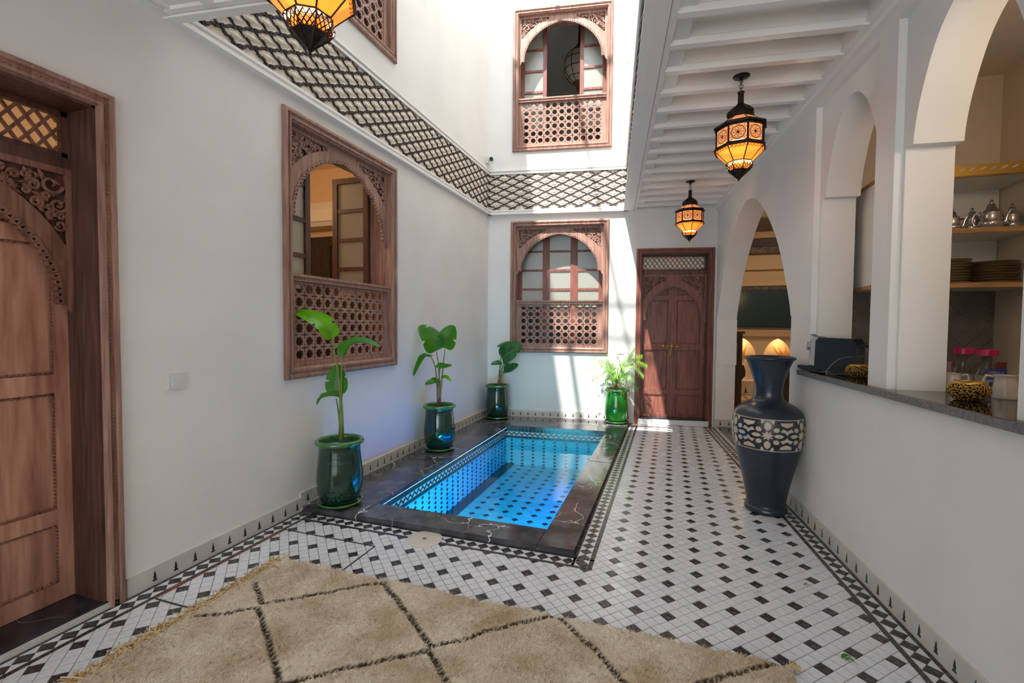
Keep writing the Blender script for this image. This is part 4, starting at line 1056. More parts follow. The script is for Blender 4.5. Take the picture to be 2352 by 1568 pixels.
names = ['deep green glazed pot on the marble kerb beneath the lattice window', 'deep green glazed pot midway along the kerb by the left wall', 'deep green glazed pot in the back corner of the courtyard', 'bright green glazed pot beside the double door']
sl = ['green glazed saucer under the pot beneath the lattice window', 'green glazed saucer under the pot midway along the kerb', 'green glazed saucer under the corner pot', 'bright green glazed saucer under the palm pot beside the door']
for k, q in enumerate(SAU):
    make_saucer((q.x, q.y, KZ + .0005), sl[k]); make_pot((q.x, q.y, KZ + .0135), names[k], 'glaze_bright' if k == 3 else 'glaze_green', 1.0 if k < 3 else .97)
def plant(k, label):
    q = SAU[k]; e_ = empty('leafy_plant', (q.x, q.y, KZ + .425), 0, label, 'plant', 'potted leafy plants'); base = Vector((q.x, q.y, KZ + .41))
    def W(x, y, off=0.0): return near(x, y, base, off) - Vector((q.x, q.y, KZ + .425))
    return e_, W
e1, W = plant(0, 'tall leafy plant with one big bright upper leaf, beneath the lattice window')
stem(e1, [W(784, 1004), W(779, 880, -.01), W(762, 774, -.02)], .010, .005); stem(e1, [W(786, 1004), W(784, 900), W(785, 818, .0)], .009, .004); stem(e1, [W(782, 1004), W(778, 950), W(772, 915)], .007, .004)
MB().tube([W(784, 1010), W(784, 960), W(783, 905)], [.020, .015, .009], 8).build('stem_base', 'stem_green', e1, True)
blade(e1, [W(763, 776, -.02), W(748, 748, -.05), W(715, 728, -.06), W(668, 712, -.03)], .075, 'leaf_bright', .25, -C_F * .7 + Vector((.35, 0, .65)), ((.3, 1, .5), (.52, -1, .55), (.86, 1, .6)), 36, seed=1)
blade(e1, [W(785, 820), W(800, 795, .02), W(832, 785, .05), W(874, 797, .06)], .060, 'leaf_mid', .5, Vector((.15, -.35, .9)), ((.4, -1, .4),), 30, seed=2)
blade(e1, [W(777, 905, .04), W(776, 870, .05), W(777, 836, .04)], .088, 'leaf_mid', .35, -C_F + Vector((0, 0, .1)), ((.45, -1, .5), (.6, 1, .6)), 24, seed=3)
blade(e1, [W(786, 912, -.01), W(760, 908, -.02), W(738, 914, -.03), W(728, 930, -.03)], .040, 'leaf_mid', .6, Vector((0, -.3, 1)), ((.5, 1, .6), (.7, 1, .7)), 22, seed=4)
e2, W = plant(1, 'leafy plant with two raised leaves in the middle pot by the left wall')
for a, b, c in (((1008, 927), (1008, 850), (1002, 804)), ((1010, 927), (1017, 850), (1022, 800)), ((1006, 927), (1001, 850), (990, 819)), ((1007, 927), (1009, 860), (1012, 842))): stem(e2, [W(*a), W(*b), W(*c)], .010, .004)
MB().tube([W(1008, 932), W(1008, 900), W(1009, 872)], [.024, .018, .012], 8).build('stem_base', 'stem_brown', e2, True)
blade(e2, [W(1002, 805), W(990, 778, -.04), W(963, 748, -.04)], .120, 'leaf_mid', .3, -C_F * .9 + Vector((.2, 0, .4)), ((.55, -1, .6), (.8, 1, .5)), 30, seed=5)
blade(e2, [W(1022, 799), W(1030, 772, -.03), W(1042, 747, -.02)], .110, 'leaf_mid', .25, -C_F + Vector((-.1, 0, .2)), ((.45, 1, .8), (.3, -1, .4)), 28, tip=.6, seed=6)
blade(e2, [W(990, 818), W(972, 822, -.06), W(950, 864, -.1)], .062, 'leaf_mid', .4, Vector((-.2, -.5, .6)), ((.4, 1, .5),), 24, seed=7)
blade(e2, [W(1003, 838), W(1018, 842, -.04), W(1038, 839, -.06)], .045, 'leaf_mid', .3, Vector((0, -.6, .8)), (), 16, seed=8)
blade(e2, [W(1009, 873), W(995, 877, -.05), W(976, 883, -.08)], .052, 'leaf_mid', .4, Vector((0, -.7, .7)), ((.6, 1, .7),), 16, seed=9)
blade(e2, [W(1013, 870), W(1024, 866, -.02), W(1036, 876, -.03)], .030, 'leaf_bright', .4, Vector((0, -.5, .8)), (), 14, seed=10)
e3, W = plant(2, 'leafy plant with a large drooping dark leaf in the corner pot')
for a, b, c in (((1146, 880), (1149, 840), (1153, 800)), ((1148, 880), (1152, 850), (1160, 835)), ((1150, 880), (1153, 862), (1158, 850))): stem(e3, [W(*a), W(*b), W(*c)], .011, .005)
MB().tube([W(1146, 884), W(1147, 868), W(1148, 850)], [.026, .018, .012], 8).build('stem_base', 'stem_brown', e3, True)
blade(e3, [W(1154, 824), W(1166, 812, -.08), W(1186, 802, -.12), W(1195, 806, -.12)], .150, 'leaf_dark', .3, -C_F * .8 + Vector((.1, 0, .5)), ((.7, 1, .4),), 30, seed=11)
blade(e3, [W(1178, 790, .02), W(1160, 792, .0), W(1141, 797, -.02)], .060, 'leaf_dark', .4, Vector((0, -.4, .8)), (), 18, seed=12)
blade(e3, [W(1153, 836, -.02), W(1141, 835, -.05), W(1127, 837, -.06)], .060, 'leaf_dark', .4, Vector((0, -.6, .8)), (), 18, seed=13)
blade(e3, [W(1157, 850), W(1172, 846, -.06), W(1191, 837, -.08)], .085, 'leaf_dark', .35, Vector((.1, -.7, .6)), ((.6, -1, .4),), 20, seed=14)
# palm
q = SAU[3]; pb = Vector((q.x, q.y, KZ + .415)); pm_ = empty('potted_palm', (q.x, q.y, KZ + .425), 0, 'feathery green palm with arching fronds beside the double door', 'palm')
Wp = lambda x, y, off=0.0: near(x, y, pb, off) - Vector((q.x, q.y, KZ + .425))
MB().lathe([(.034, -.02), (.040, .02), (.034, .06), (.018, .09)], 12).build('trunk', 'stem_brown', pm_, True)
def frond(pts, ln, seed):
    rnd = random.Random(seed); mid = spline(pts, 16); k = len(mid); mb = MB(); mb.tube(mid, [.0045 * (1.1 - i / k) + .001 for i in range(k)], 4)
    for i in range(6, k):
        t = i / (k - 1); tg = (mid[min(i + 1, k - 1)] - mid[i - 1]).normalized(); s = tg.cross(Vector((0, 0, 1)) + C_F * -.5).normalized()
        for sd in (1, -1):
            l_ = ln * (math.sin(PI * (.15 + .8 * t)) ** .6) * rnd.uniform(.8, 1.1); dr = (tg * .75 + s * sd * .75 + Vector((0, 0, -.10 - .35 * rnd.random()))).normalized()
            a = mid[i]; b = a + dr * l_ * .55 + Vector((0, 0, .012)); c = a + dr * l_ + Vector((0, 0, -.03)); w_ = dr.cross(Vector((0, 0, 1))).normalized() * .0034
            mb.add([a, b - w_, b + w_, c], [(0, 1, 2), (1, 3, 2)])
    mb.build('frond', 'leaf_palm', pm_, fix=False)
fr_ = [((1350, 845), (1388, 828), -.05), ((1360, 872), (1388, 850), -.12), ((1372, 908), (1388, 868), -.18), ((1366, 822), (1392, 838), .05), ((1396, 818), (1408, 842), .08), ((1456, 804), (1440, 828), -.02), ((1474, 816), (1452, 820), .05), ((1479, 862), (1456, 838), -.1), ((1466, 892), (1448, 860), -.2), ((1440, 812), (1432, 838), .1), ((1420, 822), (1420, 845), -.1), ((1430, 905), (1432, 860), -.25), ((1400, 900), (1404, 862), -.25), ((1380, 838), (1400, 846), -.2), ((1462, 838), (1440, 842), -.2), ((1486, 838), (1458, 826), 0)]
for k, (tp, md, off) in enumerate(fr_): frond([Wp(1418 + (k % 5 - 2) * 1.2, 884), Wp(*((md[0] + 1418) / 2, (md[1] + 860) / 2), off * .3 - .02), Wp(*md, off * .6 - .05 - max(0, md[0] - 1418) * .001), Wp(*tp, off - .09 - max(0, tp[0] - 1418) * .0017)], .11, k)

# ================================================================ TALL VASE
vs_ = empty('floor_vase', (.672, 3.70, 0), 0, 'tall navy floor vase with cream star-patterned band beside the counter wall', 'vase')
prof = [(.118, 0), (.134, .006), (.139, .022), (.134, .040), (.124, .052), (.134, .12), (.160, .25), (.190, .37), (.214, .47)]
band = [(.214, .47), (.226, .53), (.2305, .585), (.230, .640), (.222, .690)]
upper = [(.222, .690), (.204, .724), (.166, .757), (.122, .780), (.097, .802), (.0885, .830), (.0880, .865), (.096, .92), (.114, .985), (.138, 1.05), (.152, 1.08)]
sp = lambda p, n=4: [tuple(q) for q in spline(p, n)]
MB().lathe(sp(prof), 56).build('body', 'vase_blue', vs_, 40)
MB().lathe(sp(band, 6), 56, cap=False).build('patterned_band', 'vase_blue', vs_, True, fix=False)
MB().lathe(sp(upper), 56, cap=False).build('neck', 'vase_blue', vs_, True, fix=False)
MB().lathe([(.142, 1.076), (.158, 1.078), (.165, 1.087), (.162, 1.097), (.150, 1.101), (.142, 1.095), (.118, 1.05), (.08, .95)], 56, cap=False).build('lip', 'vase_blue', vs_, True, fix=False)
bz = sp(band, 12)
def bandr(z):
    for (r0, z0), (r1, z1) in zip(bz, bz[1:]):
        if z0 <= z <= z1: return r0 + (r1 - r0) * (z - z0) / max(1e-6, z1 - z0)
    return .22
def inlay(poly, name='cream_inlay'):   # poly of (arc metres, height) wrapped on the band
    poly = [(XC[0] + (p[0] - XC[0]) * 1.2, zc + (p[1] - zc) * 1.02) for p in poly]
    mid_ = Vector((sum(p[0] for p in poly) / len(poly), sum(p[1] for p in poly) / len(poly))); k = len(poly); vs = []; out = []
    for i in range(k):
        a, b = Vector(poly[i]), Vector(poly[(i + 1) % k]); out += [a, (a + b) / 2]
    def wr(p, d):
        r = bandr(p.y) + d; an = p.x / .228; return (r * math.cos(an), r * math.sin(an), p.y)
    k = len(out); vs = [wr(p, .0016) for p in out] + [wr(mid_ + (p - mid_) * .5, .0018) for p in out] + [wr(mid_, .0018)] + [wr(p, -.002) for p in out]
    fs = [(i, (i + 1) % k, k + (i + 1) % k, k + i) for i in range(k)] + [(k + i, k + (i + 1) % k, 2 * k) for i in range(k)] + [(2 * k + 1 + i, 2 * k + 1 + (i + 1) % k, (i + 1) % k, i) for i in range(k)]
    MB().add(vs, fs).build(name, 'vase_cream', vs_)
per = 2 * PI * .228 / 6; zc = .580; face = math.atan2(-3.70, -.672) * .228
def hexa(cx, cz, l, w, an):
    ca, sa = math.cos(an), math.sin(an); return [(cx + a * ca - b * sa, cz + a * sa + b * ca) for a, b in ((l, 0), (l * .45, w), (-l * .45, w), (-l, 0), (-l * .45, -w), (l * .45, -w))]
XC = [0.0]
for k in range(6):
    x = face + k * per; XC[0] = x; inlay(star8(x, zc, .034, .018, 8, PI / 16))
    inlay(hexa(x, zc + .062, .029, .016, PI / 2)); inlay(hexa(x, zc - .062, .029, .016, PI / 2)); inlay(hexa(x + .057, zc, .026, .012, 0)); inlay(hexa(x - .057, zc, .026, .012, 0))
    for sx in (1, -1):
        for sz in (1, -1): inlay(hexa(x + sx * .044, zc + sz * .040, .018, .014, sx * sz * PI / 4))
    xm = x + per / 2; XC[0] = xm
    for sz in (1, -1):
        inlay([(xm - .036, zc + sz * .088), (xm + .036, zc + sz * .088), (xm + .03, zc + sz * .070), (xm, zc + sz * .056), (xm - .03, zc + sz * .070)])
        inlay([(xm, zc + sz * .008), (xm + .012, zc + sz * .024), (xm + .036, zc + sz * .030), (xm + .022, zc + sz * .050), (xm, zc + sz * .034), (xm - .022, zc + sz * .050), (xm - .036, zc + sz * .030), (xm - .012, zc + sz * .024)])
        XC[0] = x
        for sx in (1, -1): inlay([(x + sx * .012, zc + sz * .105), (x + sx * .036, zc + sz * .105), (x + sx * .032, zc + sz * .076), (x + sx * .022, zc + sz * .082)])
        XC[0] = xm
for z in (.475, .686):
    MB().lathe([(bandr(z) - .001, z - .003), (bandr(z) + .0018, z - .002), (bandr(z) + .0018, z + .002), (bandr(z) - .001, z + .003)], 56, cap=False).build('cream_line', 'vase_cream', vs_, True, fix=False)

# ================================================================ RUG
RX0, RX1, RY0, RY1 = -1.99, .467, .35, 1.99
lines = [[(-1.923, 1.737), (-1.752, 1.616)], [(-1.738, 1.614), (-1.392, 1.916), (-1.326, 1.948)], [(-1.95, 1.44), (-1.881, 1.482), (-1.735, 1.577)], [(-1.726, 1.573), (-1.456, 1.391), (-1.287, 1.266), (-.87, .93)], [(-1.317, 1.943), (-1.066, 1.762), (-.883, 1.624)],
         [(-1.7, .9), (-1.28, 1.269), (-1.09, 1.432), (-.876, 1.594)], [(-.871, 1.62), (-.687, 1.795), (-.458, 1.976)], [(-.87, 1.584), (-.725, 1.463), (-.44, 1.25)], [(-.447, 1.973), (-.251, 1.813), (-.122, 1.673), (.0, 1.58)], [(-.43, 1.24), (.0, 1.61), (.129, 1.761), (.354, 1.938), (.462, 2.0)], [(.02, 1.57), (.46, 1.25)], [(-.87, .93), (-.43, 1.24), (.0, .93)], [(-1.95, .70), (-1.7, .9), (-1.3, .6)]]
segs = [(Vector(a), Vector(b)) for l in lines for a, b in zip(l, l[1:])]
from mathutils import noise as NZ
STEP = .0075; nx = int((RX1 - RX0) / STEP); ny = int((RY1 - .72) / STEP); y0r = .72
vs = []; msk = []
for j in range(ny + 1):
    for i in range(nx + 1):
        x, y = RX0 + i * STEP, y0r + j * STEP
        p = Vector((x, y)); d = 9.0; al = 0.0
        wob = Vector((NZ.noise(Vector((x * 9, y * 9, 3))), NZ.noise(Vector((x * 9, y * 9, 8))))) * .010
        for a, b in segs:
            if abs(p.x - (a.x + b.x) / 2) > abs(a.x - b.x) / 2 + .06 or abs(p.y - (a.y + b.y) / 2) > abs(a.y - b.y) / 2 + .05: continue
            ab = b - a; L_ = ab.length_squared; t = max(0, min(1, (p + wob - a).dot(ab) / L_)); dd = (p + wob - a - ab * t).length
            if dd < d: d = dd; al = t * math.sqrt(L_)
        m_ = max(0.0, 1 - d / .018) if d < .018 else 0.0
        ed = min(x - RX0, RX1 - x, RY1 - y); h_ = .026 + .010 * NZ.noise(Vector((x * 3, y * 3, 0))) + .0045 * NZ.noise(Vector((x * 45, y * 45, 1))) + .004 * random.uniform(-1, 1)
        h_ *= min(1, .35 + ed / .03); h_ -= .011 * m_
        ex_ = .008 * NZ.noise(Vector((y * 25, 0, 5))) if x - RX0 < .03 or RX1 - x < .03 else 0
        ey_ = .008 * NZ.noise(Vector((x * 25, 4, 5))) if RY1 - y < .03 else 0
        vs.append((x + ex_ + random.uniform(-.002, .002), y + ey_ + random.uniform(-.002, .002), max(.003, h_)))
        msk.append(0.0 if m_ < .12 else min(1.0, m_ * 2.2) * (1.0 if math.sin(al * 900 + d * 500) > -.55 else .35))
fs = [(j * (nx + 1) + i, j * (nx + 1) + i + 1, (j + 1) * (nx + 1) + i + 1, (j + 1) * (nx + 1) + i) for j in range(ny) for i in range(nx)]
rm = bpy.data.materials.new('rug_wool'); rm.use_nodes = True; N = rm.node_tree.nodes; L = rm.node_tree.links; b = N['Principled BSDF']; b.inputs['Roughness'].default_value = .95; b.inputs['Specular IOR Level'].default_value = .1
at_ = N.new('ShaderNodeAttribute'); at_.attribute_name = 'line'; tc = N.new('ShaderNodeTexCoord')
n1 = N.new('ShaderNodeTexNoise'); n1.inputs['Scale'].default_value = 5; n1.inputs['Detail'].default_value = 6; L.new(tc.outputs['Object'], n1.inputs['Vector'])
rp_ = N.new('ShaderNodeValToRGB'); rp_.color_ramp.elements[0].position = .3; rp_.color_ramp.elements[1].position = .62; rp_.color_ramp.elements[0].color = lin((196, 172, 140)) + (1,); rp_.color_ramp.elements[1].color = lin((232, 218, 196)) + (1,)
L.new(n1.outputs['Fac'], rp_.inputs[0]); mx = N.new('ShaderNodeMix'); mx.data_type = 'RGBA'; L.new(at_.outputs['Fac'], mx.inputs[0]); L.new(rp_.outputs[0], mx.inputs[6]); mx.inputs[7].default_value = lin((70, 58, 44)) + (1,); L.new(mx.outputs[2], b.inputs['Base Color'])
n2 = N.new('ShaderNodeTexNoise'); n2.inputs['Scale'].default_value = 260; n2.inputs['Detail'].default_value = 3; L.new(tc.outputs['Object'], n2.inputs['Vector']); bp = N.new('ShaderNodeBump'); bp.inputs['Strength'].default_value = .9; bp.inputs['Distance'].default_value = .006; L.new(n2.outputs['Fac'], bp.inputs['Height']); L.new(bp.outputs[0], b.inputs['Normal'])
M['rug_wool'] = rm
rug = empty('wool_rug', (0, 0, 0), 0, 'cream shaggy wool rug with dark diamond lines lying on the tiles', 'rug')
pile = MB().add(vs, fs).build('pile', 'rug_wool', rug, True, fix=False)
atr = pile.data.attributes.new('line', 'FLOAT', 'POINT'); atr.data.foreach_set('value', msk)
# tufts that stand up from the pile (same wool, too many to count)
tf = MB(); rnd = random.Random(3)
for _ in range(70000):
    k = rnd.randrange(len(vs)); v = vs[k]
    if msk[k] > .1 or v[1] < .95: continue
    an = rnd.uniform(0, 6.28); l_ = rnd.uniform(.008, .019); w_ = .0020; dx, dy = math.cos(an), math.sin(an)
    tf.add([(v[0] - dy * w_, v[1] + dx * w_, v[2] - .002), (v[0] + dy * w_, v[1] - dx * w_, v[2] - .002), (v[0] + dx * l_, v[1] + dy * l_, v[2] + rnd.uniform(.002, .010))], [(0, 1, 2)])
to = tf.build('tufts', 'rug_wool', rug, fix=False); to['kind'] = 'stuff'
at2 = to.data.attributes.new('line', 'FLOAT', 'POINT')
fg = MB(); y = y0r
while y < RY1 - .01:
    for _ in range(4):
        l_ = rnd.uniform(.05, .10); an = rnd.uniform(-1.1, 1.1) + PI; p = Vector((RX0 + .012, y + rnd.uniform(-.006, .006), .018))
        pts = [p]
        for q in range(6): an += rnd.uniform(-.9, .9); p = p + Vector((math.cos(an), math.sin(an), 0)) * l_ / 6; p.z = max(.004, p.z + rnd.uniform(-.006, .006)); pts.append(p)
        fg.tube(pts, .0030, 5)
    y += .011 if not 1.60 < y < 1.655 else .05
fo = fg.build('fringe', 'rug_fringe', rug, True); fo['kind'] = 'stuff'
cf = MB()
for _ in range(14):
    p = Vector((RX1 - .01, RY1 - .006, .02)); an = rnd.uniform(-.2, 1.3); pts = [p]
    for q in range(3): an += rnd.uniform(-.5, .5); p = p + Vector((math.cos(an), math.sin(an), -.15)) * .013; pts.append(p)
    cf.tube(pts, .0022, 4)
cf.build('corner_tassel', 'rug_fringe', rug, True)

# ================================================================ KITCHEN
kp = [(rw_x(.6) + .225, .6), (1.95, .6), (1.95, 3.80), (rw_x(3.8) + .225, 3.80)]
mb = MB(); kz = 2.9
for a, b in ((0, 1), (1, 2), (2, 3)): mb.add([(*kp[a], 0), (*kp[b], 0), (*kp[b], kz), (*kp[a], kz)], [(0, 1, 2, 3)])
mb.add([(*p, kz) for p in kp], [(0, 1, 2, 3)]).add([(*p, .001) for p in kp], [(0, 1, 2, 3)])
wk = shell('wall_kitchen', mb=mb, mats='kitchen_wall')
# herringbone splashback on the far kitchen wall
hx0, hx1, hz0, hz1 = 1.085, 1.949, 1.016, 1.545
MB().box(hx0, 3.792, hz0, hx1, 3.799, hz1).build('splash_bed', 'splash_grout', wk)
TW_, n_ = .066, 3; c45 = math.cos(PI / 4)
for i in range(-14, 15):
    for j in range(-6, 7):
        ox, oy = (i + n_ * j) * TW_, (i - n_ * j) * TW_
        for (a0, b0, a1, b1) in ((0, 0, n_, 1), (n_, 1 - n_, n_ + 1, 1)):
            g_ = .0022; p = [(ox + a0 * TW_ + g_, oy + b0 * TW_ + g_), (ox + a1 * TW_ - g_, oy + b0 * TW_ + g_), (ox + a1 * TW_ - g_, oy + b1 * TW_ - g_), (ox + a0 * TW_ + g_, oy + b1 * TW_ - g_)]
            p = [(1.52 + (x - y) * c45, 1.28 + (x + y) * c45) for x, y in p]
            for pt, nn in (((hx0, 0), (-1, 0)), ((hx1, 0), (1, 0)), ((0, hz0), (0, -1)), ((0, hz1), (0, 1))):
                if len(p) >= 3: p = clip(p, pt, nn)
            if len(p) >= 3 and abs(area(p)) > 1e-4: MB().plate(p, [], YZ, 3.785, 3.793).build('splash_tile', 'splash_tile', wk)
# counter
ct = empty('counter_top', O_R, A_R, 'black granite counter running under the arched hatches', 'counter')
MB().box(xr(3.66), -.030, .985, xr(1.0), .56, 1.015).build('slab', 'granite', ct); MB().box(xr(3.66), -.048, .983, xr(1.0), -.0305, 1.0145).build('front_edge', 'granite_edge', ct)
# open shelf cabinet
sc = empty('shelf_cabinet', (1.17, 3.42, 1.545), 0, 'open white kitchen shelves edged with pale wood, above the herringbone tiles', 'shelf')
SW, SD = .775, .37
MB().box(0, .01, .0, .018, SD, .665).build('side_panel', 'melamine', sc)
MB().box(0, SD - .008, .0, SW, SD, .665).build('back_panel', 'melamine', sc)
for z in (0, .315, .635):
    s_ = MB().box(.018, .012, z, SW, SD - .008, z + .027).build('shelf_board', 'melamine', sc); MB().box(-.002, -.004, z, SW, .012, z + .028).build('wood_edge', 'wood_pale', s_)
MB().box(-.006, .01, .640, .0, SD, .664).build('side_edge', 'wood_pale', sc); MB().box(-.006, .01, .0, .0, SD, .024).build('side_edge', 'wood_pale', sc)
lt = MB().box(-.002, -.010, .640, SW, -.004, .700)
lo = lt.build('lace_trim', 'brass', sc)
bm_ = MB().plate(hexa(0, 0, .020, .009, .35), [], YZ, -.002, 0).mesh('lace_cutout', 'gold_dark')
for k in range(16): link('lace_cutout', MB().plate(hexa(0, 0, .019, .0045, .5), [], YZ, -.003, 0).mesh('lace_relief', 'porcelain') if k == 0 else bpy.data.meshes['lace_relief'], lo, (.025 + k * .048, -.0102, .675))
def on_shelf(px, y, z): p = onplane(px, 500, (0, y, 0), (0, 1, 0)); return Vector((p.x, y, z))
def teapot(px, y, s, label, red, flip=1):
    p = on_shelf(px, y, 1.545 + .315 + .0275); t = empty('metal_teapot', p, R(-24), label, 'teapot', 'silver teapots on the kitchen shelf')
    S = lambda prof: [(r * s, z * s) for r, z in prof]
    MB().lathe(S([(.030, 0), (.034, .006), (.044, .018), (.047, .030), (.042, .040), (.036, .046), (.037, .060), (.036, .078), (.034, .084)]), 24).build('body', 'silver', t, 50)
    MB().lathe(S([(.036, .084), (.030, .092), (.020, .100), (.016, .118), (.009, .126), (.004, .130), (.008, .136), (.006, .142), (.001, .145)]), 20).build('lid', 'silver', t, 50)
    MB().tube([Vector(v) * s for v in ((.036, 0, .022), (.050, 0, .035), (.055, 0, .065), (.064, 0, .086), (.074, 0, .090))], [.011 * s, .009 * s, .007 * s, .005 * s, .004 * s], 8).build('spout', 'silver', t, True)
    MB().tube([Vector(v) * s for v in ((-.034, 0, .088), (-.056, 0, .082), (-.066, 0, .055), (-.058, 0, .028), (-.042, 0, .020))], .0055 * s, 8).build('handle', 'felt_red' if red else 'silver', t, True)
    if red: MB().lathe([(.010 * s, .0), (.016 * s, .02 * s), (.012 * s, .05 * s), (.006 * s, .075 * s)], 8, c=(-.062 * s, 0, .02 * s)).build('handle_mitten', 'felt_red', t, True)
teapot(2187, 3.55, 1.0, 'silver teapot half hidden by the pillar beside the red mitt', True)
teapot(2232, 3.60, 1.05, 'silver teapot with red handle mitt next to the taller teapot', True)
teapot(2276, 3.52, 1.22, 'tallest silver teapot, in the middle of the shelf row', False)
teapot(2324, 3.58, 1.12, 'silver teapot with red handle mitt at the shelf end by the side wall', True)
def plates(px, y, r, n, z0, label):
    c = on_shelf(px, y, z0)
    mb = MB().lathe([(r * .55, 0), (r * .62, .003), (r * .97, .011), (r, .0125), (r * .96, .0135), (r * .6, .0065), (.002, .006)], 32); me = mb.mesh('dinner_plate', ['plate_edge'], 40)
    rimm = MB().lathe([(r * .985, .0112), (r * 1.004, .0122), (r * 1.0, .0142), (r * .97, .0140)], 32, cap=False).mesh('dark_rim', 'plate_rim', True, fix=False)
    for k in range(n):
        e_ = empty('dinner_plate', (c.x + random.uniform(-.004, .004), c.y, c.z + k * .0165), 0, label, 'plate', 'stacked plates on the lower kitchen shelf'); link('dish', me, e_); link('dark_rim', rimm, e_)
plates(2186, 3.56, .098, 9, 1.545 + .0285, 'cream plate with dark rim in the stack beside the pillar')
plates(2283, 3.585, .120, 8, 1.545 + .0285, 'cream plate with dark rim in the wider stack below the tallest teapot')
# things on the counter
CZ = 1.0152
def gold_bowl(px, py, s, label, p=None):
    p = p or onz(px, py, CZ); t = empty('tealight_bowl', p, 0, label, 'candle holder', 'pierced golden bowls')
    prof = [(.030, 0), (.048, .008), (.062, .026), (.066, .042), (.062, .058), (.050, .070), (.046, .074)]; pr = sp(prof, 4)
    MB().lathe([((r - .004) * s, z * s) for r, z in pr], 28, cap=True).build('inner_shell', 'gold_dark', t, True)
    net = MB(); rnd = random.Random(px)
    def at2_(an, f):
        k = f * (len(pr) - 1); i = min(int(k), len(pr) - 2); q = k - i; r = (pr[i][0] * (1 - q) + pr[i + 1][0] * q) * s; z = (pr[i][1] * (1 - q) + pr[i + 1][1] * q) * s; return Vector((r * math.cos(an), r * math.sin(an), z))
    for k in range(20):
        for j in range(7):
            a0 = (k + rnd.uniform(-.3, .3)) * 2 * PI / 20; f0 = .06 + j * .125 + rnd.uniform(-.03, .03)
            for da, df in ((.31, .0), (.16, .13), (-.16, .12)): net.tube([at2_(a0, f0), at2_(a0 + da / 2, min(.97, f0 + df / 2)), at2_(a0 + da + rnd.uniform(-.05, .05), min(.97, f0 + df))], .0018 * s, 4)
    net.build('pierced_shell', 'gold_pierced', t, True)
    MB().lathe([((r) * s, z * s) for r, z in [(.050, .066), (.052, .070), (.050, .077), (.045, .078), (.043, .070)]], 28, cap=False).build('rim', 'gold_pierced', t, True, fix=False)
gold_bowl(2224, 919, 1.0, 'pierced golden bowl in front of the glass carafes'); gold_bowl(1972, 866, .98, 'pierced golden bowl beside the coffee machine cable')
def carafe(px, py, label):
    p = onz(px, py, CZ); t = empty('glass_carafe', p, 0, label, 'carafe', 'glass carafes with pink lids'); pr = sp([(.046, 0), (.050, .010), (.047, .045), (.036, .085), (.025, .115), (.027, .140), (.035, .172)], 4)
    MB().lathe(pr, 28, cap=False).lathe([(r - .0025, z) for r, z in pr], 28, cap=False).lathe([(.001, .006), (.045, .006)], 28, cap=False).build('glass', 'clear_glass', t, True, fix=False)
    MB().lathe([(.034, .170), (.0385, .171), (.0395, .196), (.037, .198)], 28).build('lid', 'pink_lid', t, 40)
carafe(2209, 893, 'glass carafe with pink lid behind the golden bowl'); carafe(2263, 903, 'glass carafe with pink lid in front of the blue tin')
p = onz(2164, 884, CZ); t = empty('glass_pitcher', p, 0, 'small pinkish glass pitcher half hidden behind the pillar', 'pitcher')
MB().lathe(sp([(.036, 0), (.040, .02), (.038, .06), (.030, .09), (.033, .12)], 4), 24, cap=True).build('glass', 'carafe_pink', t, True)
MB().tube([(.03, .0, .11), (.055, 0, .10), (.058, 0, .06), (.038, 0, .03)], .005, 8).build('handle', 'clear_glass', t, True)
def milk_jug(px, py, s, label, flip, hd=True):
    p = onz(px, py, CZ); t = empty('milk_jug', p, R(180 - 20) if flip else R(-20), label, 'jug', 'white porcelain jugs')
    MB().lathe([(r * s, z * s) for r, z in sp([(.040, 0), (.041, .010), (.038, .05), (.034, .082), (.037, .098)], 4)], 28, cap=False).lathe([(.001, .004 * s), (.038 * s, .004 * s)], 24, cap=False).build('body', 'porcelain', t, True, fix=False)
    MB().add([(.030 * s, -.014 * s, .098 * s), (.030 * s, .014 * s, .098 * s), (.053 * s, 0, .100 * s), (.034 * s, 0, .070 * s)], [(0, 2, 3), (1, 3, 2), (0, 1, 2)]).build('lip', 'porcelain', t, fix=False)
    if hd: MB().tube([(-.033 * s, 0, .088 * s), (-.058 * s, 0, .094 * s), (-.066 * s, 0, .072 * s), (-.050 * s, 0, .030 * s), (-.038 * s, 0, .022 * s)], .006 * s, 8).build('handle', 'porcelain', t, True)
milk_jug(2308, 915, 1.0, 'white porcelain jug with handle in front of the blue tin', False)
milk_jug(2186, 897, .85, 'white porcelain jug between the pillar and the golden bowl', True)
# tin with lettering
p = onz(2286, 896, CZ); tn = empty('powder_tin', p, 0, 'blue and white tin with brown lid behind the white jug', 'tin'); rt = .037
MB().lathe([(rt, 0), (rt, .050)], 32).build('lower_label', 'tin_white', tn, 40); MB().lathe([(rt, .050), (rt, .098), (rt * .93, .104)], 32).build('upper_label', 'tin_blue', tn, 40)
MB().lathe([(rt * .93, .104), (rt * .96, .105), (rt * .95, .134), (rt * .90, .136)], 32).build('lid', 'lid_brown', tn, 40)
fc = math.atan2(-p.y, -p.x)
def wrap_text(txt, size, z, parent, m, r, name='lettering', flat=None):
    cu = bpy.data.curves.new(name, 'FONT'); cu.body = txt; cu.size = size; cu.align_x = 'CENTER'; cu.resolution_u = 3
    to_ = bpy.data.objects.new(name + '_tmp', cu); COL.objects.link(to_); bpy.context.view_layer.update()
    me = bpy.data.meshes.new_from_object(to_.evaluated_get(bpy.context.evaluated_depsgraph_get())); bpy.data.objects.remove(to_)
    for v in me.vertices: an = fc + v.co.x / r; zz = v.co.y + z; v.co = (r * math.cos(an), r * math.sin(an), zz)
    me.materials.clear(); me.materials.append(M[m]); return link(name, me, parent)
wrap_text('NESTLE', .017, .078, tn, 'tin_white', rt + .0006)
em = MB()
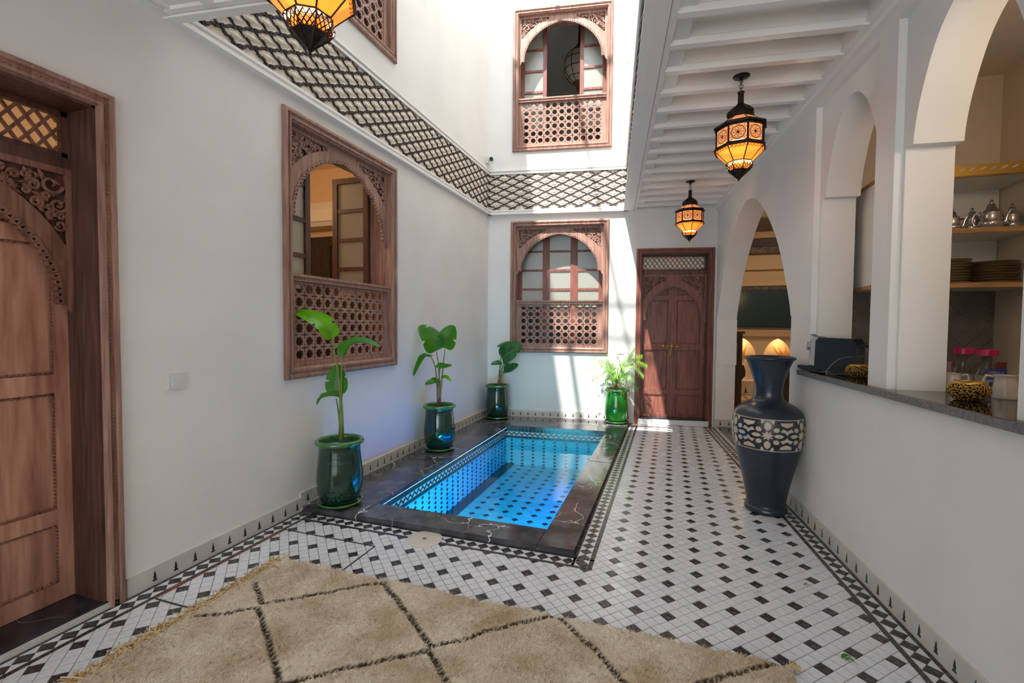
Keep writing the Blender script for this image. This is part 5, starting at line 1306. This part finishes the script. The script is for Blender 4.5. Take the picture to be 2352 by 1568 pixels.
vs = [(0, 0)] + [(.013 * math.cos(k * PI / 10), .013 * math.sin(k * PI / 10)) for k in range(20)]
em.add([((rt + .0007) * math.cos(fc + x / rt - .25), (rt + .0007) * math.sin(fc + x / rt - .25), .030 + z) for x, z in vs], [(0, 1 + k, 1 + (k + 1) % 20) for k in range(20)]); em.build('round_emblem', 'tin_blue', tn, fix=False)
# coffee machine: faces away along the counter
o_ = (.853, 3.60); cm = empty('coffee_machine', (o_[0], o_[1], CZ), R(-40), 'dark navy capsule coffee machine with chrome lever on the counter', 'coffee machine')
mb = MB().plate([(.10, .02), (.335, .004), (.335, .19), (.315, .222), (.125, .226), (.105, .205)], [], lambda u, v, w: (u, w, v), -.060, .060); mb.build('housing', 'plastic_navy', cm, 20)
MB().plate([(.062, .05), (.102, .045), (.104, .212), (.085, .214), (.072, .19)], [], lambda u, v, w: (u, w, v), -.045, .045).build('front_panel', 'chrome', cm, 20)
MB().plate([(-.008, .030), (.0, .018), (.03, .006), (.12, .006), (.12, .042), (-.004, .042)], [], lambda u, v, w: (u, w, v), -.052, .052).build('drip_tray', 'plastic_black', cm, 20)
MB().box(.0, -.045, .042, .095, .045, .0445).build('drip_grid', 'chrome', cm)
MB().tube([(.075, 0, .172), (.035, 0, .168)], .026, 20).build('brew_head', 'chrome', cm, 40); MB().tube([(.035, 0, .168), (.026, 0, .167)], [.029, .027], 20).build('head_cap', 'switch_white', cm, 40)
MB().tube([(.068, 0, .125), (.068, 0, .085)], [.016, .010], 12).build('spout', 'chrome', cm, 40)
MB().add([(.055, -.03, .246), (.055, .03, .246), (.125, .04, .228), (.125, -.04, .228), (.075, -.03, .238), (.075, .03, .238)], [(0, 1, 5, 4), (4, 5, 2, 3), (0, 4, 3), (1, 2, 5)]).build('lever', 'plastic_black', cm, fix=False)
MB().box(.335, -.045, .0, .415, .045, .175).build('water_tank', 'carafe_clear' if 'carafe_clear' in M else 'clear_glass', cm); MB().box(.333, -.05, .172, .42, .05, .188).build('tank_lid', 'plastic_black', cm)
ref = Vector((.93, 3.33, CZ))
cb = spline([near(x, y, ref, -.03) for x, y in ((1996, 812), (1972, 819), (1935, 822), (1912, 836), (1898, 855), (1904, 866), (1922, 861), (1946, 855), (1996, 863))], 8)
cb = [Vector((v.x, v.y, max(v.z, CZ + .004))) for v in cb]
tag(MB().tube(cb, .0028, 6).build('power_cable', 'steel_grey', None, True), 'thin grey power cable looping beside the coffee machine', 'cable')
for L_, en in (((1.5, 1.9, 2.3), 7),): point_light('kitchen_lamp', L_, en, (1.0, .80, .58), .12)

# ================================================================ SALON beyond the arched doorway
room('wall_salon', .79, 3.96, 0.0005, 4.4, 10.1, 3.55, 'salon_wall', ('x0', 'y1', 'y0'))
shell('wall_salon_near', mb=MB().box(1.0, 3.88, 0, 4.4, 3.96, 3.55), mats='salon_wall')
# wall piece that closes the salon behind the double door
shell('wall_salon_side', mb=MB().box(.60, 6.9, 0, .79, 10.1, 3.55), mats='salon_wall')
YS = 9.95
def sz(py): return onplane(1745, py, (0, YS, 0), (0, 1, 0)).z
def sx(px): return onplane(px, 760, (0, YS, 0), (0, 1, 0)).x
def niche(c, half, z0, zsp, zt_): return [(c + half, z0), (c + half, zsp)] + [(c + half * math.cos(t), zsp + (zt_ - zsp) * (math.sin(t) * .8 + .2 * (1 - abs(math.cos(t))))) for t in [k * PI / 14 for k in range(1, 14)]] + [(c - half, zsp), (c - half, z0)]
n1, n2 = sx(1706), sx(1787); hwn = (sx(1738) - n1)
zsh = sz(877)
nic = [niche(c, hwn, zsh, sz(822), sz(777)) for c in (n1, n2, n2 + (n2 - n1))]
bw_ = MB().plate([(.7, 0), (4.4, 0), (4.4, 3.55), (.7, 3.55)], nic, YZ, YS, YS + .14); sb = shell('wall_salon_back', mb=bw_, mats='salon_wall')
MB().box(.8, YS + .30, 0, 4.4, YS + .33, 1.4).build('niche_back', 'salon_wall', sb); MB().box(.8, YS + .13, zsh - .03, 4.4, YS + .31, zsh).build('niche_floor', 'salon_wall', sb)
for k, c in enumerate((n1, n2)): point_light('niche_lamp', (c + .03, YS + .16, sz(786)), 1.1, (1.0, .66, .25), .02)
# mouldings over the screen, stepping forward towards the ceiling
for a, b, d, m in ((666, 657, .06, 'salon_ceiling'), (657, 643, .10, 'salon_moulding'), (643, 623, .05, 'salon_moulding'), (621, 587, .14, 'salon_moulding'), (586, 572, .30, 'salon_ceiling'), (572, 566, .34, 'wood_brown_dark'), (565, 555, .28, 'salon_ceiling'), (554, 541, .40, 'salon_moulding')):
    MB().box(.8, YS - d, sz(a), 4.4, YS, sz(b)).build('moulding', m, sb)
MB().box(.8, YS - 1.6, sz(541), 4.4, YS, sz(541) + .02).build('ceiling_panel', 'salon_ceiling', sb)
MB().add([(.8, YS - 3.4, 3.5), (1.9, YS - 3.2, 3.5), (3.4, YS - 1.2, 3.42), (1.9, YS - 1.3, 3.40)], [(0, 1, 2, 3)]).build('ceiling_stripe', 'salon_moulding', sb, fix=False)
MB().box(.8, YS - .10, sz(772), 4.4, YS, sz(757)).build('ledge', 'salon_moulding', sb)
MB().box(.8, YS - .14, 0, 4.4, YS, zsh - .20).build('plinth', 'salon_wall', sb)
bs_ = shell('baseboard_salon', mb=MB().box(.8, YS - .152, .0, 4.4, YS - .14, .20), mats='board_white')
for k in range(16): link('finial_inlay', FIN, bs_, (1.2 + k * .19, YS - .1522, .05), scale=(2.2, 1, 2.2))
tv = empty('television', ((sx(1683) + sx(1817)) / 2, YS - .07, sz(752)), 0, 'large dark flat television on the wall beyond the arched doorway', 'television'); tw = (sx(1817) - sx(1683)) / 2 + .06; th = sz(666) - sz(752)
MB().box(-tw, -.03, 0, tw, .06, th).build('casing', 'plastic_black', tv); MB().box(-tw + .012, -.032, .02, tw - .012, -.030, th - .012).build('screen', 'tv_screen', tv)
for c, lb in ((n1, 'dark ring-shaped vase with pampas plumes in the niche beside the wooden post'), (n2 + .26, 'dark ring-shaped vase with pampas plumes in the niche nearer the table')):
    pv = empty('pampas_vase', (c - .05, YS + .15, zsh), 0, lb, 'vase', 'pampas vases in the salon niches')
    MB().plate([(-.06, 0), (.06, 0), (.13, .10), (.13, .20), (.10, .30), (.05, .32), (.05, .20), (-.05, .20), (-.05, .32), (-.12, .30), (-.13, .10)], [[(.05 * math.cos(k * PI / 8), .11 + .05 * math.sin(k * PI / 8)) for k in range(16)]], YZ, -.04, .04).build('body', 'inlay_black', pv)
    for k in range(5):
        a = -.5 + k * .22; MB().tube([(0, 0, .2), (a * .15, 0, .42), (a * .45 - .04, 0, .68)], [.012, .05, .012], 7).build('plume', 'pampas', pv, True)
q = onz(1688, 943, 0); ws = empty('wooden_post', (q.x, q.y, 0), 0, 'dark carved wooden post just inside the arched doorway', 'post')
MB().box(-.09, -.10, 0, .07, .10, 1.20).build('shaft', 'wood_brown_dark', ws); MB().box(-.11, -.12, 1.20, .10, .12, 1.235).build('cap', 'wood_brown_dark', ws)
for k in range(4): MB().box(-.075 + k * .04, -.108, .05, -.058 + k * .04, -.10, 1.16).build('reed', 'wood_brown_dark', ws)
q = onz(1803, 948, 0); tb = empty('low_table', (q.x, q.y, 0), 0, 'dark wooden table partly hidden behind the tall vase', 'table')
MB().box(-.25, -.1, .62, .6, .8, .70).build('table_top', 'wood_brown_dark', tb)
for dx, dy in ((.0, -.06), (.5, -.06), (.0, .7), (.5, .7)): MB().box(dx - .04, dy - .04, 0, dx + .05, dy + .04, .62).build('leg', 'wood_brown_dark', tb)
sf = MB()
for i in range(-70, 80):
    for j in range(-70, 80):
        if not (i % 2 == 0 and j % 2 == 0 and (i + j) % 4 == 0): continue
        x, y = 2.0 + (i + j) * s2 * 1.15, 8.3 + (i - j) * s2 * 1.15
        if 1.0 < x < 3.2 and 6.6 < y < YS - .15: sf.prism([(x + a * 1.1, y + b * 1.1) for a, b in sq], .0006, .003)
so = sf.build('floor_salon_tiles', 'tile_black'); tag(so, 'small dark tiles scattered in rows over the salon floor', 'tiles', kind='stuff')
point_light('salon_lamp', (2.4, 7.6, 3.0), 26, (1.0, .78, .52), .25); point_light('salon_wall_lamp', (1.3, 8.9, 1.9), 3, (1.0, .66, .3), .06)

# ================================================================ BEDROOM behind the left window
ac = empty('air_conditioner', (-4.05, 4.985, 2.52), 0, 'white wall air conditioner seen through the open left window', 'air conditioner')
MB().plate([(-.20, 0), (-.23, .05), (-.23, .20), (-.18, .30), (0, .30), (0, 0)], [], lambda u, v, w: (w, u, v), -.62, .22).build('casing', 'ac_white', ac); MB().box(.20, -.16, .06, .225, -.06, .24).build('grille', 'ac_grey', ac)
MB().box(-.6, -.232, .05, .2, -.228, .055).build('seam', 'ac_grey', ac)
dr_ = shell('door_3', mb=MB().box(-4.62, 4.93, 0, -3.55, 4.985, 2.42), mats='wood_brown_dark')
for z0, z1 in ((.2, .9), (1.0, 1.75), (1.85, 2.3)): MB().box(-4.52, 4.91, z0, -4.12, 4.93, z1).build('panel', 'wood_brown_dark', dr_); MB().box(-4.05, 4.91, z0, -3.65, 4.93, z1).build('panel', 'wood_brown_dark', dr_)
for bx in ((-5.89, 4.96, 0, -4.62, 4.99, 1.6), (-3.55, 4.96, 0, -2.73, 4.99, 1.6), (-5.89, 1.72, 0, -5.86, 4.96, 1.6)): MB().box(*bx).build('dark_backing', 'wood_brown_dark', bpy.data.objects['wall_bedroom'])  # dark panels added so the view through the lattice stays dark
point_light('bedroom_lamp', (-3.9, 3.2, 2.7), 22, (1.0, .74, .45), .15)

# ================================================================ SMALL THINGS ON WALLS AND FLOOR
def switch(loc, rz, label):
    s = empty('light_switch', loc, rz, label, 'switch', 'white light switches'); MB().box(-.043, -.008, -.043, .043, 0, .043).build('plate', 'switch_white', s); MB().box(-.025, -.011, -.025, .025, -.008, .025).build('rocker', 'switch_white', s)
switch((-2.42, 1.72, 1.006), A_L, 'white square light switch beside the dark carved door')
p = onplane(1425, 805, O_B, (-math.sin(A_B), math.cos(A_B), 0)); switch(p, A_B, 'white square light switch between the window and the double door')
p = onplane(1120, 372, O_B, (-math.sin(A_B), math.cos(A_B), 0)); cc = empty('security_camera', (-2.385, 6.02, 3.55), 0, 'small white security camera in the corner above the frieze', 'camera')
MB().box(-.032, -.04, -.04, .0, .04, .05).build('mount', 'switch_white', cc); MB().tube([(-.01, -.01, 0), (.045, -.05, -.005)], .012, 8).build('arm', 'switch_white', cc, True)
MB().tube([(.04, -.01, .0), (.075, -.12, -.022)], .030, 14).build('housing', 'switch_white', cc, 40); MB().tube([(.0752, -.121, -.0222), (.077, -.126, -.0235)], .026, 14).build('lens', 'plastic_black', cc, 40)
# round floor cover
q = onz(975, 1238, 0); cv_ = empty('drain_cover', (q.x, q.y, 0), 0, 'round off-white plastic cover set in the floor before the pool', 'cover')
MB().lathe([(.108, .0), (.108, .003), (.104, .0045), (.02, .0045)], 48).build('disc', 'cover_plastic', cv_, 40)
for r in (.03, .05, .07, .09): MB().tube([(r * math.cos(k * PI / 20), r * math.sin(k * PI / 20), .0046) for k in range(40)], .0008, 4, closed=True).build('groove_ring', 'cover_plastic', cv_)
MB().lathe([(.013, .0046), (.011, .0056), (.004, .005)], 16).build('screw', 'rust', cv_)
# access hatch framed in iron
hf = empty('floor_hatch', (0, 0, 0), 0, 'rusty iron frame of a tiled floor hatch between door and pool', 'hatch')
for a, b, m in (((-2.286, 2.297), (-1.62, 2.297), 'iron_dark'), ((-1.62, 2.297), (-1.62, 1.51), 'iron_dark'), ((-2.283, 1.508), (-1.62, 1.508), 'iron_dark'), ((-2.286, 2.297), (-2.286, 1.508), 'rust')): MB().bar((*a, .001), (*b, .001), .007, .004).build('frame_bar', m, hf)
for a, b in ((1.565, 1.66), (2.16, 2.24)): MB().tube([(-2.290, a, .004), (-2.290, b, .004)], .009, 10).build('hinge', 'rust', hf)
# fallen leaves and twigs
def fallen(px, py, l_, an, m, label):
    q = onz(px, py, .004); o = empty('fallen_leaf', (q.x, q.y, .0025), an, label, 'leaf', 'fallen leaves on the tiles')
    blade(o, [Vector((-l_, 0, 0)), Vector((0, .004, .006)), Vector((l_, 0, .001))], l_ * .42, m, .2, (0, 0, 1), (), 10)
    MB().tube([(l_, 0, .002), (l_ * 1.4, -.004, .002), (l_ * 1.8, -.012, .002)], .0010, 5).build('stalk', 'stem_brown', o)
fallen(1944, 1508, .020, .5, 'leaf_mid', 'green fallen leaf with stalk on the tiles before the right wall'); fallen(1953, 1516, .014, -.4, 'leaf_mid', 'small green fallen leaf touching the larger one on the tiles')
fallen(1852, 1342, .010, .3, 'leaf_dark', 'tiny dark fallen leaf on a white tile')
q = onz(1744, 1360, .003); o = MB().tube([(-.02, -.006, 0), (-.005, .01, .001), (.012, .004, .001), (.016, -.012, 0)], .0009, 5).tube([(-.005, .01, .001), (-.003, -.012, .001)], .0008, 5).build('dry_twig', 'stem_brown', None, True); o.location = q; tag(o, 'thin dry twig lying on the white tiles', 'twig')
